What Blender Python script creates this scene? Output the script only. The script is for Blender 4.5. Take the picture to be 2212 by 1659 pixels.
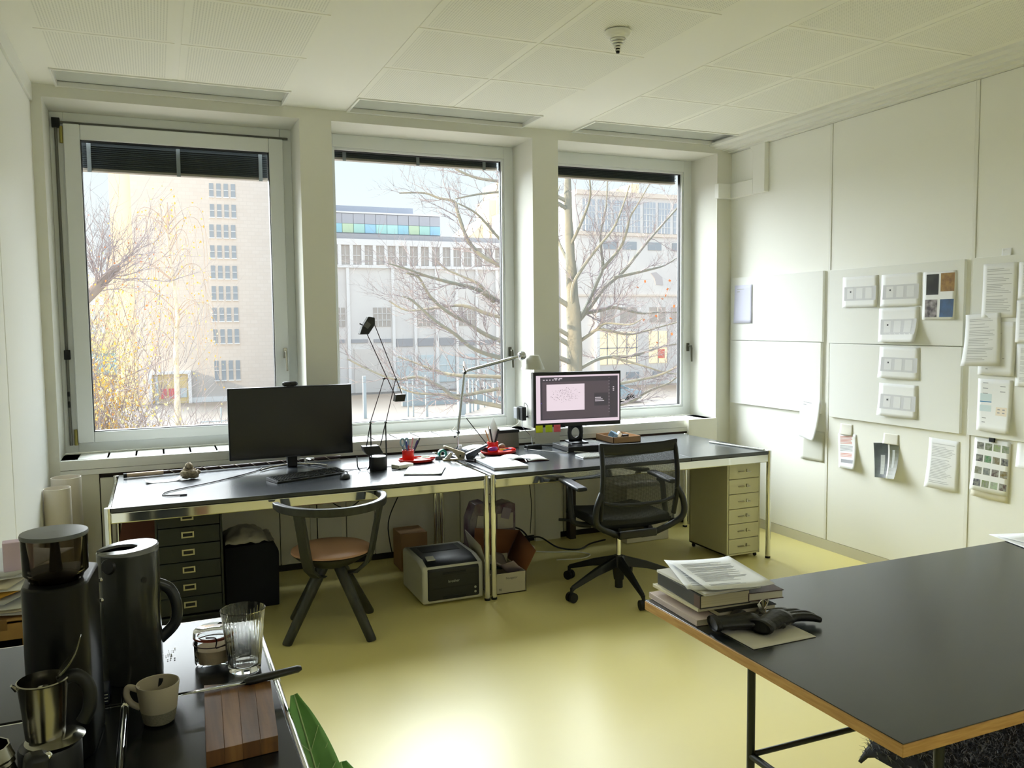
import bpy, math, random
from mathutils import Vector, Matrix, Euler, noise
random.seed(7)
S = bpy.context.scene
C = S.collection
PI = math.pi
for o in list(bpy.data.objects): bpy.data.objects.remove(o)
# ------------------------------------------------------------------ camera
cd = bpy.data.cameras.new('camera'); cam = bpy.data.objects.new('camera', cd); C.objects.link(cam)
yaw, pit, rol, FPX = 4.03536705e-01, 7.35140806e-02, 1.08263026e-02, 1795.81
fw = Vector((math.sin(yaw)*math.cos(pit), math.cos(yaw)*math.cos(pit), -math.sin(pit)))
r0 = Vector((math.cos(yaw), -math.sin(yaw), 0)); d0 = fw.cross(r0)
rt = math.cos(rol)*r0 + math.sin(rol)*d0; dn = -math.sin(rol)*r0 + math.cos(rol)*d0
mw = Matrix((rt, -dn, -fw)).transposed().to_4x4(); mw.translation = Vector((0, 0, 1.62)); cam.matrix_world = mw
cd.sensor_fit = 'HORIZONTAL'; cd.sensor_width = 36; cd.lens = FPX/2212*36; cd.clip_start = .05; cd.clip_end = 500
S.camera = cam
# ------------------------------------------------------------------ light
W = bpy.data.worlds.new('sky'); S.world = W; W.use_nodes = True
nt = W.node_tree; nt.nodes.clear()
tc = nt.nodes.new('ShaderNodeTexCoord'); sx = nt.nodes.new('ShaderNodeSeparateXYZ'); rp = nt.nodes.new('ShaderNodeValToRGB')
bg = nt.nodes.new('ShaderNodeBackground'); wo = nt.nodes.new('ShaderNodeOutputWorld')
nt.links.new(tc.outputs['Generated'], sx.inputs[0]); nt.links.new(sx.outputs[2], rp.inputs[0])
rp.color_ramp.elements[0].position = 0; rp.color_ramp.elements[0].color = (1, 1, 1, 1)
e = rp.color_ramp.elements.new(.22); e.color = (.80, .94, 1, 1)
rp.color_ramp.elements[-1].position = 1; rp.color_ramp.elements[-1].color = (.42, .66, 1, 1)
nt.links.new(rp.outputs[0], bg.inputs[0]); bg.inputs[1].default_value = .82; nt.links.new(bg.outputs[0], wo.inputs[0])
def sun(name, d, strength, angle, col):
    l = bpy.data.lights.new(name, 'SUN'); l.energy = strength; l.angle = math.radians(angle); l.color = col
    o = bpy.data.objects.new(name, l); C.objects.link(o); o.location = (0, 30, 40)
    o.rotation_euler = Vector(d).to_track_quat('-Z', 'Y').to_euler()
sun('low_winter_sun', (1, .03, -.36), 5.0, 1.0, (1, .80, .55))
sun('sky_light_south', (.20, -1, -.80), 17.0, 72, (.94, .97, 1))
sun('sky_light_north', (.15, 1, -.55), .85, 95, (.97, .98, 1))
al_ = bpy.data.lights.new('rear_fill', 'AREA'); al_.shape = 'RECTANGLE'; al_.size = 3.2; al_.size_y = 1.3; al_.energy = 10; al_.color = (1, .98, .94)
ao = bpy.data.objects.new('rear_fill', al_); C.objects.link(ao); ao.location = (1.8, -1.45, 2.15); ao.rotation_euler = Vector((.05, 1, -.5)).to_track_quat('-Z', 'Z').to_euler()  # unseen area lamp added behind the camera as fill for the room
S.view_settings.view_transform = 'Standard'; S.view_settings.look = 'None'
S.view_settings.exposure = 0.45; S.view_settings.gamma = 1; S.view_settings.use_curve_mapping = False
cy = S.cycles; cy.max_bounces = 12; cy.diffuse_bounces = 7; cy.glossy_bounces = 5; cy.transparent_max_bounces = 16; cy.transmission_bounces = 6
cy.sample_clamp_indirect = 6; cy.caustics_reflective = False; cy.caustics_refractive = False
# ------------------------------------------------------------------ materials
def lin(h):
    h = h.lstrip('#'); return tuple((lambda c: c/12.92 if c <= .04045 else ((c+.055)/1.055)**2.4)(int(h[i:i+2], 16)/255) for i in (0, 2, 4))
MC = {}
def M(name, col, rough=.55, metal=0., spec=.5, var=None, bump=None, trans=0., ior=1.45, alpha=1., emit=0., coat=0., sheen=0.):
    if name in MC: return MC[name]
    m = bpy.data.materials.new(name); m.use_nodes = True; n = m.node_tree; b = n.nodes['Principled BSDF']
    c = lin(col) if isinstance(col, str) else col
    b.inputs['Base Color'].default_value = (*c, 1); b.inputs['Roughness'].default_value = rough; b.inputs['Metallic'].default_value = metal
    b.inputs['Specular IOR Level'].default_value = spec; b.inputs['IOR'].default_value = ior
    if trans: b.inputs['Transmission Weight'].default_value = trans
    if coat: b.inputs['Coat Weight'].default_value = coat; b.inputs['Coat Roughness'].default_value = .16
    if sheen: b.inputs['Sheen Weight'].default_value = sheen
    if alpha < 1: b.inputs['Alpha'].default_value = alpha
    if emit: b.inputs['Emission Color'].default_value = (*c, 1); b.inputs['Emission Strength'].default_value = emit
    if var or bump:
        t = n.nodes.new('ShaderNodeTexCoord')
    if var:   # (scale, second colour, stretch)
        mp = n.nodes.new('ShaderNodeMapping'); mp.inputs['Scale'].default_value = var[2] if len(var) > 2 else (1, 1, 1)
        z = n.nodes.new('ShaderNodeTexNoise'); z.inputs['Scale'].default_value = var[0]; z.inputs['Detail'].default_value = 5
        r = n.nodes.new('ShaderNodeValToRGB'); r.color_ramp.elements[0].position = .35; r.color_ramp.elements[1].position = .65
        r.color_ramp.elements[0].color = (*c, 1); r.color_ramp.elements[1].color = (*lin(var[1]), 1)
        n.links.new(t.outputs['Object'], mp.inputs[0]); n.links.new(mp.outputs[0], z.inputs[0]); n.links.new(z.outputs[0], r.inputs[0]); n.links.new(r.outputs[0], b.inputs['Base Color'])
    if bump:  # (scale, strength, distance)
        z = n.nodes.new('ShaderNodeTexNoise'); z.inputs['Scale'].default_value = bump[0]; z.inputs['Detail'].default_value = 4
        bb = n.nodes.new('ShaderNodeBump'); bb.inputs['Strength'].default_value = bump[1]; bb.inputs['Distance'].default_value = bump[2] if len(bump) > 2 else .002
        n.links.new(t.outputs['Object'], z.inputs[0]); n.links.new(z.outputs[0], bb.inputs['Height']); n.links.new(bb.outputs[0], b.inputs['Normal'])
    MC[name] = m; return m
def glassmat(name, tint=(1, 1, 1), ref=.08):
    if name in MC: return MC[name]
    m = bpy.data.materials.new(name); m.use_nodes = True; n = m.node_tree; n.nodes.clear()
    o = n.nodes.new('ShaderNodeOutputMaterial'); t = n.nodes.new('ShaderNodeBsdfTransparent'); g = n.nodes.new('ShaderNodeBsdfGlossy'); x = n.nodes.new('ShaderNodeMixShader')
    f = n.nodes.new('ShaderNodeLayerWeight'); f.inputs[0].default_value = ref
    t.inputs[0].default_value = (*tint, 1); g.inputs['Roughness'].default_value = .02
    n.links.new(f.outputs['Fresnel'], x.inputs[0]); n.links.new(t.outputs[0], x.inputs[1]); n.links.new(g.outputs[0], x.inputs[2]); n.links.new(x.outputs[0], o.inputs[0])
    MC[name] = m; return m
def meshmat(name, col, dens, pitch):
    m = bpy.data.materials.new(name); m.use_nodes = True; n = m.node_tree; n.nodes.clear()
    o = n.nodes.new('ShaderNodeOutputMaterial'); t = n.nodes.new('ShaderNodeBsdfTransparent'); g = n.nodes.new('ShaderNodeBsdfPrincipled'); x = n.nodes.new('ShaderNodeMixShader')
    g.inputs['Base Color'].default_value = (*lin(col), 1); g.inputs['Roughness'].default_value = .7
    tc = n.nodes.new('ShaderNodeTexCoord'); mp = n.nodes.new('ShaderNodeMapping'); mp.inputs['Scale'].default_value = (1/pitch,)*3
    sp = n.nodes.new('ShaderNodeSeparateXYZ'); n.links.new(tc.outputs['Object'], mp.inputs[0]); n.links.new(mp.outputs[0], sp.inputs[0])
    outs = []
    for i in (0, 2):
        fr = n.nodes.new('ShaderNodeMath'); fr.operation = 'FRACT'; n.links.new(sp.outputs[i], fr.inputs[0])
        lt = n.nodes.new('ShaderNodeMath'); lt.operation = 'LESS_THAN'; lt.inputs[1].default_value = dens; n.links.new(fr.outputs[0], lt.inputs[0]); outs.append(lt)
    mx = n.nodes.new('ShaderNodeMath'); mx.operation = 'MAXIMUM'; n.links.new(outs[0].outputs[0], mx.inputs[0]); n.links.new(outs[1].outputs[0], mx.inputs[1])
    n.links.new(mx.outputs[0], x.inputs[0]); n.links.new(t.outputs[0], x.inputs[1]); n.links.new(g.outputs[0], x.inputs[2]); n.links.new(x.outputs[0], o.inputs[0])
    return m
def perfmat():
    m = M('perforated_white', '#e6e7dc', .8); n = m.node_tree; b = n.nodes['Principled BSDF']
    tc = n.nodes.new('ShaderNodeTexCoord'); sp = n.nodes.new('ShaderNodeSeparateXYZ'); n.links.new(tc.outputs['Object'], sp.inputs[0])
    def mt(op, a, bv=None, c=None):
        q = n.nodes.new('ShaderNodeMath'); q.operation = op
        for i, v in enumerate((a, bv, c)):
            if v is None: continue
            if hasattr(v, 'links'): n.links.new(v, q.inputs[i])
            else: q.inputs[i].default_value = v
        return q.outputs[0]
    P = .0130; sq = []; edge = []
    for i, lim in ((0, .272), (1, .300)):
        v = sp.outputs[i]
        f = mt('SUBTRACT', mt('FRACT', mt('DIVIDE', v, P)), .5); sq.append(mt('MULTIPLY', f, f))
        edge.append(mt('LESS_THAN', mt('ABSOLUTE', v), lim))
    hole = mt('LESS_THAN', mt('ADD', sq[0], sq[1]), .072)
    hole = mt('MULTIPLY', hole, mt('MULTIPLY', edge[0], edge[1]))
    mx = n.nodes.new('ShaderNodeMix'); mx.data_type = 'RGBA'; n.links.new(hole, mx.inputs[0])
    mx.inputs[6].default_value = (*lin('#efefe5'), 1); mx.inputs[7].default_value = (*lin('#d0d1c8'), 1)
    n.links.new(mx.outputs[2], b.inputs['Base Color']); return m
# ------------------------------------------------------------------ geometry helper
ORG = {}
def org(o): return ORG.get(o.name, Vector((0, 0, 0))) if o else Vector((0, 0, 0))
class G:
    def __init__(s): s.v = []; s.f = []; s.m = []
    def add(s, vs, fs, m=0):
        k = len(s.v); s.v += [tuple(p) for p in vs]; s.f += [tuple(i+k for i in f) for f in fs]; s.m += [m]*len(fs); return s
    def box(s, x0, x1, y0, y1, z0, z1, m=0):
        return s.add([(x0, y0, z0), (x1, y0, z0), (x1, y1, z0), (x0, y1, z0), (x0, y0, z1), (x1, y0, z1), (x1, y1, z1), (x0, y1, z1)],
                     [(0, 3, 2, 1), (4, 5, 6, 7), (0, 1, 5, 4), (1, 2, 6, 5), (2, 3, 7, 6), (3, 0, 4, 7)], m)
    def obox(s, c, size, rot=(0, 0, 0), m=0, taper=1.):
        R = Euler(rot).to_matrix(); a, b, h = (q/2 for q in size); c = Vector(c)
        P = [(-a, -b, -h), (a, -b, -h), (a, b, -h), (-a, b, -h), (-a*taper, -b*taper, h), (a*taper, -b*taper, h), (a*taper, b*taper, h), (-a*taper, b*taper, h)]
        return s.add([c + R @ Vector(p) for p in P], [(0, 3, 2, 1), (4, 5, 6, 7), (0, 1, 5, 4), (1, 2, 6, 5), (2, 3, 7, 6), (3, 0, 4, 7)], m)
    def tube(s, pts, r, n=10, m=0, cap=True, flat=1.):
        pts = [Vector(p) for p in pts]; rs = r if isinstance(r, (list, tuple)) else [r]*len(pts)
        k = len(s.v); up = None; N = len(pts)
        for i, p in enumerate(pts):
            t = ((pts[i+1]-p).normalized() if i < N-1 else Vector()) + ((p-pts[i-1]).normalized() if i else Vector())
            if t.length < 1e-6: t = Vector((0, 0, 1))
            t.normalize()
            if up is None: up = Vector((0, 0, 1)) if abs(t.z) < .9 else Vector((1, 0, 0))
            a = t.cross(up)
            if a.length < 1e-5: a = t.orthogonal()
            a.normalize(); b = a.cross(t).normalized(); up = b
            for j in range(n):
                q = 2*PI*j/n; s.v.append(tuple(p + a*math.cos(q)*rs[i] + b*math.sin(q)*rs[i]*flat))
        for i in range(N-1):
            for j in range(n):
                s.f.append((k+i*n+j, k+i*n+(j+1) % n, k+(i+1)*n+(j+1) % n, k+(i+1)*n+j)); s.m.append(m)
        if cap:
            s.f.append(tuple(k+j for j in range(n))[::-1]); s.m.append(m); s.f.append(tuple(k+(N-1)*n+j for j in range(n))); s.m.append(m)
        return s
    def cyl(s, a, b, r, r2=None, n=20, m=0): return s.tube([a, b], [r, r if r2 is None else r2], n, m)
    def lathe(s, prof, c=(0, 0, 0), n=32, m=0, ax=None, sx=1., sy=1.):
        c = Vector(c); k = len(s.v); R = Vector((0, 0, 1)).rotation_difference(Vector(ax)).to_matrix() if ax else Matrix.Identity(3)
        for r, z in prof:
            for j in range(n):
                q = 2*PI*j/n; s.v.append(tuple(c + R @ Vector((r*sx*math.cos(q), r*sy*math.sin(q), z))))
        for i in range(len(prof)-1):
            for j in range(n):
                s.f.append((k+i*n+j, k+i*n+(j+1) % n, k+(i+1)*n+(j+1) % n, k+(i+1)*n+j)); s.m.append(m)
        if prof[0][0] > 1e-4 and prof[0] != prof[-1]: s.f.append(tuple(k+j for j in range(n))[::-1]); s.m.append(m)
        if prof[-1][0] > 1e-4 and prof[0] != prof[-1]: s.f.append(tuple(k+(len(prof)-1)*n+j for j in range(n))); s.m.append(m)
        return s
    def prism(s, poly, a, b, ax='z', m=0):
        k = len(poly)
        P = {'z': lambda p, h: (p[0], p[1], h), 'y': lambda p, h: (p[0], h, p[1]), 'x': lambda p, h: (h, p[0], p[1])}[ax]
        vs = [P(p, a) for p in poly]+[P(p, b) for p in poly]
        return s.add(vs, [tuple(range(k))[::-1], tuple(range(k, 2*k))]+[(i, (i+1) % k, (i+1) % k+k, i+k) for i in range(k)], m)
    def grid(s, fn, nu, nv, m=0):
        k = len(s.v)
        for i in range(nu+1):
            for j in range(nv+1): s.v.append(tuple(fn(i/nu, j/nv)))
        for i in range(nu):
            for j in range(nv):
                a = k+i*(nv+1)+j; s.f.append((a, a+nv+1, a+nv+2, a+1)); s.m.append(m)
        return s
    def ball(s, c, r, n=12, m=0, sc=(1, 1, 1), amp=0, fr=20):
        c = Vector(c); k = len(s.v); h = n//2
        for i in range(h+1):
            for j in range(n):
                a = PI*i/h; b = 2*PI*j/n; d = Vector((math.sin(a)*math.cos(b)*sc[0], math.sin(a)*math.sin(b)*sc[1], math.cos(a)*sc[2]))*r
                if amp: d *= 1+amp*noise.noise((c+d)*fr)
                s.v.append(tuple(c+d))
        for i in range(h):
            for j in range(n): s.f.append((k+i*n+j, k+(i+1)*n+j, k+(i+1)*n+(j+1) % n, k+i*n+(j+1) % n)); s.m.append(m)
        return s
    def ob(s, name, parent, mats, bevel=0, solid=0, smooth=True, sub=0, remesh=0, local=False, kind=None, ang=38):
        o3 = Vector((0, 0, 0)) if local else org(parent)
        me = bpy.data.meshes.new(name); me.from_pydata([tuple(Vector(p)-o3) for p in s.v], [], s.f); 
        for mm in (mats if isinstance(mats, (list, tuple)) else [mats]): me.materials.append(mm)
        me.polygons.foreach_set('material_index', s.m); me.validate()
        if smooth: me.polygons.foreach_set('use_smooth', [True]*len(me.polygons)); me.set_sharp_from_angle(angle=math.radians(ang))
        me.update(); o = bpy.data.objects.new(name, me); C.objects.link(o)
        if parent: o.parent = parent; ORG[o.name] = org(parent) if not local else Vector((0, 0, 0))
        if remesh: q = o.modifiers.new('r', 'REMESH'); q.mode = 'VOXEL'; q.voxel_size = remesh; q.use_smooth_shade = True
        if solid: q = o.modifiers.new('s', 'SOLIDIFY'); q.thickness = solid; q.offset = 0
        if bevel: q = o.modifiers.new('b', 'BEVEL'); q.width = bevel; q.segments = 2; q.limit_method = 'ANGLE'; q.angle_limit = math.radians(40)
        if sub: q = o.modifiers.new('u', 'SUBSURF'); q.levels = sub; q.render_levels = sub
        if kind: o['kind'] = kind
        return o
def tag(o, label, cat, group=None):
    o['label'] = label; o['category'] = cat
    if group: o['group'] = group
    return o
def thing(name, label, cat, loc=(0, 0, 0), rz=0, group=None):
    o = bpy.data.objects.new(name, None); C.objects.link(o); o.location = loc; o.rotation_euler = (0, 0, rz); o.empty_display_size = .05
    ORG[o.name] = Vector(loc); return tag(o, label, cat, group)
def sthing(name, loc=(0, 0, 0)):
    o = bpy.data.objects.new(name, None); C.objects.link(o); o.location = loc; ORG[o.name] = Vector(loc); o['kind'] = 'structure'; return o
def st(g, name, mats, **k):
    o = g.ob(name, None, mats, **k); o['kind'] = 'structure'; return o
def inst(src, loc, parent=None, rz=None, name=None):
    o = src.copy(); C.objects.link(o); o.location = Vector(loc)-org(parent); o.parent = parent
    if rz is not None: o.rotation_euler = (0, 0, rz)
    return o
def text(txt, size, mat, loc, rot, parent, name='lettering', align='LEFT', ext=.0002):
    c = bpy.data.curves.new(name, 'FONT'); c.body = txt; c.size = size; c.align_x = align; c.extrude = ext
    t = bpy.data.objects.new(name+'_src', c); C.objects.link(t); dg = bpy.context.evaluated_depsgraph_get()
    me = bpy.data.meshes.new_from_object(t.evaluated_get(dg)); bpy.data.objects.remove(t)
    me.materials.clear(); me.materials.append(mat); o = bpy.data.objects.new(name, me); C.objects.link(o)
    o.parent = parent; o.location = Vector(loc)-org(parent); o.rotation_euler = rot; return o
def bez(pts, n=6):
    P = [Vector(p) for p in pts]; out = []
    for i in range(len(P)-1):
        p0 = P[max(i-1, 0)]; p1 = P[i]; p2 = P[i+1]; p3 = P[min(i+2, len(P)-1)]
        for k in range(n):
            t = k/n; out.append(.5*((2*p1)+(p2-p0)*t+(2*p0-5*p1+4*p2-p3)*t*t+(3*p1-p0-3*p2+p3)*t**3))
    return out+[P[-1]]
# palette
white = M('white_paint', '#e7e8e2', .55, bump=(60, .05)); wallw = M('wall_white', '#eeefe9', .6, bump=(25, .04)); cream = M('cream_panel', '#e3e1d2', .5)
framew = M('frame_white', '#dfe3e3', .35); gasket = M('black_rubber', '#15181a', .5); chrome = M('chrome', '#e2e3e0', .06, 1.); steel = M('brushed_steel', '#b9b6ac', .25, 1.)
black = M('black_plastic', '#15181a', .4); dblack = M('black_matte', '#0f1212', .6); lino = M('black_linoleum', '#30353b', .27, spec=.6, ior=1.5, coat=.3)
blkedge = M('black_edge', '#17140f', .5); paper = M('paper_white', '#eceef0', .8); ink = M('print_grey', '#9a9ca2', .8); inkd = M('print_dark', '#4c4e55', .8)
red = M('red_plastic', '#c8281a', .35); brass = M('brass_hinge', '#a39a55', .4, .6); wood = M('plywood_edge', '#c99f60', .5, var=(14, '#b58a4c', (1, 1, 9)))
green_d = M('dark_green_steel', '#1d231d', .42); lbl = M('nickel', '#b8b598', .3, .9); card = M('brown_cardboard', '#9a7a55', .8); cardin = M('cardboard_inside', '#7a4d2c', .85)
clear = glassmat('clear_glass', (.97, .98, .98), .12); pane = glassmat('window_pane', (.97, .99, .99), .05)
# ================================================================== ROOM
XL, XR, WY, CZ = -.615, 4.30, 5.52, 3.006
floor = M('yellow_floor', '#e0d488', .34, spec=.7, var=(1.2, '#dcd28c'), bump=(3.5, .06, .004))
st(G().box(XL-.3, XR+.3, -1.6, 6.05, -.12, 0), 'floor', floor)
st(G().box(XL-.25, XL, -1.6, 6.05, 0, 3.15), 'wall_left', wallw)
st(G().box(XR, XR+.25, -1.6, 6.05, 0, 3.15), 'wall_right', wallw)
st(G().box(XL-.25, XR+.25, -1.85, -1.6, 0, 3.15), 'wall_back', wallw)
g = G(); OX = [(-.55, .895), (1.10, 2.535), (2.74, 4.15)]
for a, b in ((XL, -.55), (.895, 1.10), (2.535, 2.74), (4.15, XR)): g.box(a, b, WY, 6.05, 0, 2.94)
g.box(XL, XR, WY, 6.05, 2.94, 3.15)
for a, b in OX: g.box(a, b, 5.85, 6.05, 0, .80)
g.box(XL-4, XL, 5.9, 6.05, -3.7, 6); g.box(XR, XR+4, 5.9, 6.05, -3.7, 6); g.box(XL, XR, 5.9, 6.05, 3.15, 6); g.box(XL, XR, 5.9, 6.05, -3.7, -.12)
st(g, 'wall_window', M('wall_window_white', '#dcdcd2', .6))
# window sills with slots, fascia
g = G()
for a, b in OX:
    for y0, y1 in ((WY, 5.545), (5.565, 5.80), (5.83, 5.87)): g.box(a, b, y0, y1, .80, .83)
    x = a
    g.box(a, a+.09, 5.545, 5.83, .80, .83); g.box(b-.09, b, 5.545, 5.83, .80, .83)
    x = a+.09
    while x < b-.12: x += .157; g.box(x, x+.012, 5.545, 5.83, .805, .83)
    g.box(a, b, WY+.002, WY+.02, .775, .80); g.box(a, b, WY, WY+.02, .742, .772)
st(g, 'trim_1', white)
st(G().box(-.53, 4.13, 5.56, 5.84, .69, .735), 'trim_2', M('gap_board_dark', '#2a211a', .8, var=(3, '#4a2c18')))  # dark board stands in for the open, dark gap under the sill
# parapet cladding below the sill
wp = st(G().box(-.55, 4.15, 5.56, 5.60, 0, .69), 'wall_parapet', M('dark_gap', '#2b2923', .8))
xs = [-.55, -.345, .70, .905, 1.137, 1.33, 1.95, 2.55, 2.775, 3.30, 3.75, 4.15]
for i in range(len(xs)-1): G().box(xs[i]+.003, xs[i+1]-.003, 5.538, 5.562, .045, .738 if i == 0 else .712).ob('panel', wp, cream, bevel=.002)
st(G().box(-.55, 4.15, 5.55, 5.562, 0, .04), 'baseboard_window', M('black_kick', '#16130e', .5))
# ceiling with recessed light troughs and perforated panels
LT = [(-.475, .797), (1.20, 2.455), (2.85, 4.11)]
g = G(); g.box(XL-.05, XR+.05, -1.65, 5.16, CZ+.004, CZ+.12)
for a, b in ((XL-.05, LT[0][0]), (LT[0][1], LT[1][0]), (LT[1][1], LT[2][0]), (LT[2][1], XR+.05)): g.box(a, b, 5.16, WY, CZ+.004, CZ+.12)
g.box(XL, XR, 5.16, WY, CZ+.10, CZ+.14)
ceil = st(g, 'ceiling', M('ceiling_white', '#efefe6', .75))
pm = perfmat(); pg = G().box(-.305, .305, -.3225, .3225, 0, .008); src = None
for x0 in (-.165, .475, 1.495, 2.12, 3.11, 3.74):
    for k in range(10):
        yc = 4.835-k*.655
        if yc < -1.3: break
        if src is None:
            src = pg.ob('ceiling_panel', None, pm, local=True); src.parent = ceil; o = src
        else: o = src.copy(); C.objects.link(o)
        o.location = (x0, yc, CZ+.001); o.parent = ceil
for i, (a, b) in enumerate(LT):
    t = thing('ceiling_light', ('recessed ceiling light box above the left window', 'recessed ceiling light box above the middle window, reflecting white', 'recessed ceiling light box above the right window')[i], 'ceiling light', ((a+b)/2, 5.33, CZ+.1))
    g = G(); g.box(a, b, 5.16, 5.172, CZ-.006, CZ+.1); g.box(a, a+.012, 5.172, WY, CZ-.006, CZ+.1); g.box(b-.012, b, 5.172, WY, CZ-.006, CZ+.1); g.box(a+.012, b-.012, WY-.03, WY-.002, CZ-.006, CZ+.02)
    g.ob('frame', t, white)
    G().box(a+.012, b-.012, 5.172, WY-.03, CZ+.022, CZ+.027).ob('glass_cover', t, M('trough_glass', '#dfe3e0', .04, .45, spec=1.))
# cornice right, trim left, baseboard
st(G().prism([(XR, CZ+.004), (4.07, CZ+.004), (4.07, 2.99), (4.12, 2.985), (4.12, 2.972), (4.20, 2.972), (4.20, 2.962), (4.25, 2.962), (4.25, 2.950), (XR, 2.950)], -1.6, WY, 'y'), 'trim_3', white)
st(G().box(XL, XL+.02, -1.6, WY, 2.91, CZ+.004), 'trim_4', white)
st(G().box(XR-.014, XR, -1.6, WY, 0, .07), 'baseboard_right', M('skirting_grey', '#c9c6b4', .5))
st(G().box(XL, XL+.014, -1.6, WY, 0, .07), 'baseboard_left', M('skirting_grey', '#c9c6b4', .5))
wr = bpy.data.objects['wall_right']; wl = bpy.data.objects['wall_left']
ys = [5.52, 4.445, 3.345, 2.245, 1.145, .045, -1.055]
for i in range(len(ys)-1): G().box(XR-.012, XR, ys[i+1]+.013, ys[i]-(.013 if i else 0), .072, 2.948).ob('panel', wr, wallw, bevel=.002)
for y in ys[1:]:
    G().box(XR-.016, XR, y-.011, y+.011, .072, 2.948).ob('joint_strip', wr, white, bevel=.002)
for a, b in ((4.24, 5.52), (3.0, 4.225), (1.76, 2.985), (.52, 1.745)): G().box(XL, XL+.008, a, b, .072, 2.905).ob('panel', wl, wallw, bevel=.002)
# white cable trunking in the corner
t = thing('cable_trunking', 'white boxy cable duct bending round the upper right corner', 'cable duct', (4.27, 5.2, 2.6))
G().prism([(5.075, 2.585), (5.21, 2.585), (5.21, 2.90), (5.26, 2.95), (5.075, 2.95)], 4.245, XR-.012, 'x').ob('vertical_duct', t, white, bevel=.004)
G().box(4.245, XR-.012, 5.21, WY, 2.585, 2.70).ob('horizontal_duct', t, white, bevel=.004)
G().box(4.125, 4.245, WY-.05, WY, 2.585, 2.70).ob('end_duct', t, white, bevel=.004)
# smoke detector
t = thing('smoke_detector', 'white smoke detector with dark vent rings on the ceiling', 'smoke detector', (2.085, 3.55, CZ-.004))
G().lathe([(0, 0), (.062, 0), (.062, -.012), (.050, -.028), (.036, -.036), (0, -.036)], (2.085, 3.55, CZ-.004)).ob('base', t, white)
for k in range(5): G().lathe([(.036-k*.006, -.038-k*.012), (.036-k*.006, -.044-k*.012), (.012, -.044-k*.012), (.012, -.038-k*.012), (.036-k*.006, -.038-k*.012)], (2.085, 3.55, CZ-.004), 24).ob('vent_ring', t, white)
G().cyl((2.085, 3.55, CZ-.038), (2.085, 3.55, CZ-.105), .014, .008, 12).ob('sensor_core', t, dblack)
# ------------------------------------------------------------------ windows
def frame4(g, x0, x1, z0, z1, w, y0, y1, m=0, wb=None):
    wb = wb or w
    g.box(x0, x0+w, y0, y1, z0, z1, m); g.box(x1-w, x1, y0, y1, z0, z1, m); g.box(x0+w, x1-w, y0, y1, z0, z0+wb, m); g.box(x0+w, x1-w, y0, y1, z1-w, z1, m)
blind = M('blind_grey', '#3b4143', .45); slatm = M('slat_grey', '#8b9092', .35, .3)
def blindset(p, x0, x1, zt, zb, tapes):
    G().box(x0, x1, 5.98, 6.04, zt-.02, zt+.04).ob('blind_headrail', p, blind)
    G().box(x0+.012, x1-.012, 5.985, 6.03, zb+.018, zt).ob('blind_stack', p, blind)
    g = G(); k = 0; z = zt-.03
    while z > zb+.02: g.obox(((x0+x1)/2, 6.0, z), (x1-x0-.02, .06, .004), (.12, 0, 0), k % 2); z -= .012; k += 1
    g.ob('slat_stack', p, [blind, blind], kind='stuff'); G().box(x0+.01, x1-.01, 5.975, 6.03, zb, zb+.018).ob('bottom_rail', p, M('rail_taupe', '#8f867b', .4), bevel=.003)
    for x in tapes: G().box(x-.012, x+.012, 5.965, 5.97, zb-.008, zt+.02).ob('blind_tape', p, slatm)
def handle(p, x, z, y, dark):
    G().box(x-.012, x+.012, y-.012, y, z-.035, z+.035).ob('handle_plate', p, dark, bevel=.003)
    g = G(); g.tube([(x, y-.01, z+.01), (x, y-.05, z+.01), (x, y-.055, z-.01), (x+.004, y-.055, z-.12)], [.008, .008, .009, .007], 10); g.ob('handle', p, dark)
w1 = sthing('window_1', (.17, 5.87, .83))
g = G(); frame4(g, -.55, .895, .83, 2.94, .075, 5.87, 5.95); g.ob('frame', w1, framew, bevel=.003)
g = G(); frame4(g, -.475, .835, .892, 2.866, .092, 5.835, 5.90, wb=.068); g.ob('sash', w1, framew, bevel=.006)
g = G(); frame4(g, -.386, .746, .957, 2.777, .008, 5.845, 5.90); g.ob('gasket', w1, gasket)
G().box(-.38, .74, 5.905, 5.912, .96, 2.77).ob('pane', w1, pane)
handle(w1, .808, 1.43, 5.835, steel)
for z in (2.80, .93): G().cyl((-.485, 5.855, z-.05), (-.485, 5.855, z+.05), .011).ob('hinge', w1, brass)
g = G(); g.tube([(-.515, 5.86, .88), (-.515, 5.86, 2.86)], .009, 8); g.tube([(-.535, 5.86, 2.875), (.87, 5.86, 2.875)], .008, 8); g.ob('opener_rod', w1, M('rod_grey', '#6d6e68', .4, .5))
g = G(); g.box(-.535, -.49, 5.845, 5.868, 2.84, 2.90); g.box(-.53, -.495, 5.845, 5.868, 1.42, 1.48); g.box(-.522, -.508, 5.843, 5.86, 1.12, 1.16); g.box(-.522, -.508, 5.843, 5.86, 1.19, 1.22); g.ob('opener_joint', w1, dblack, bevel=.003)
blindset(w1, -.40, .76, 2.80, 2.61, (-.345, .18, .70))
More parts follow.
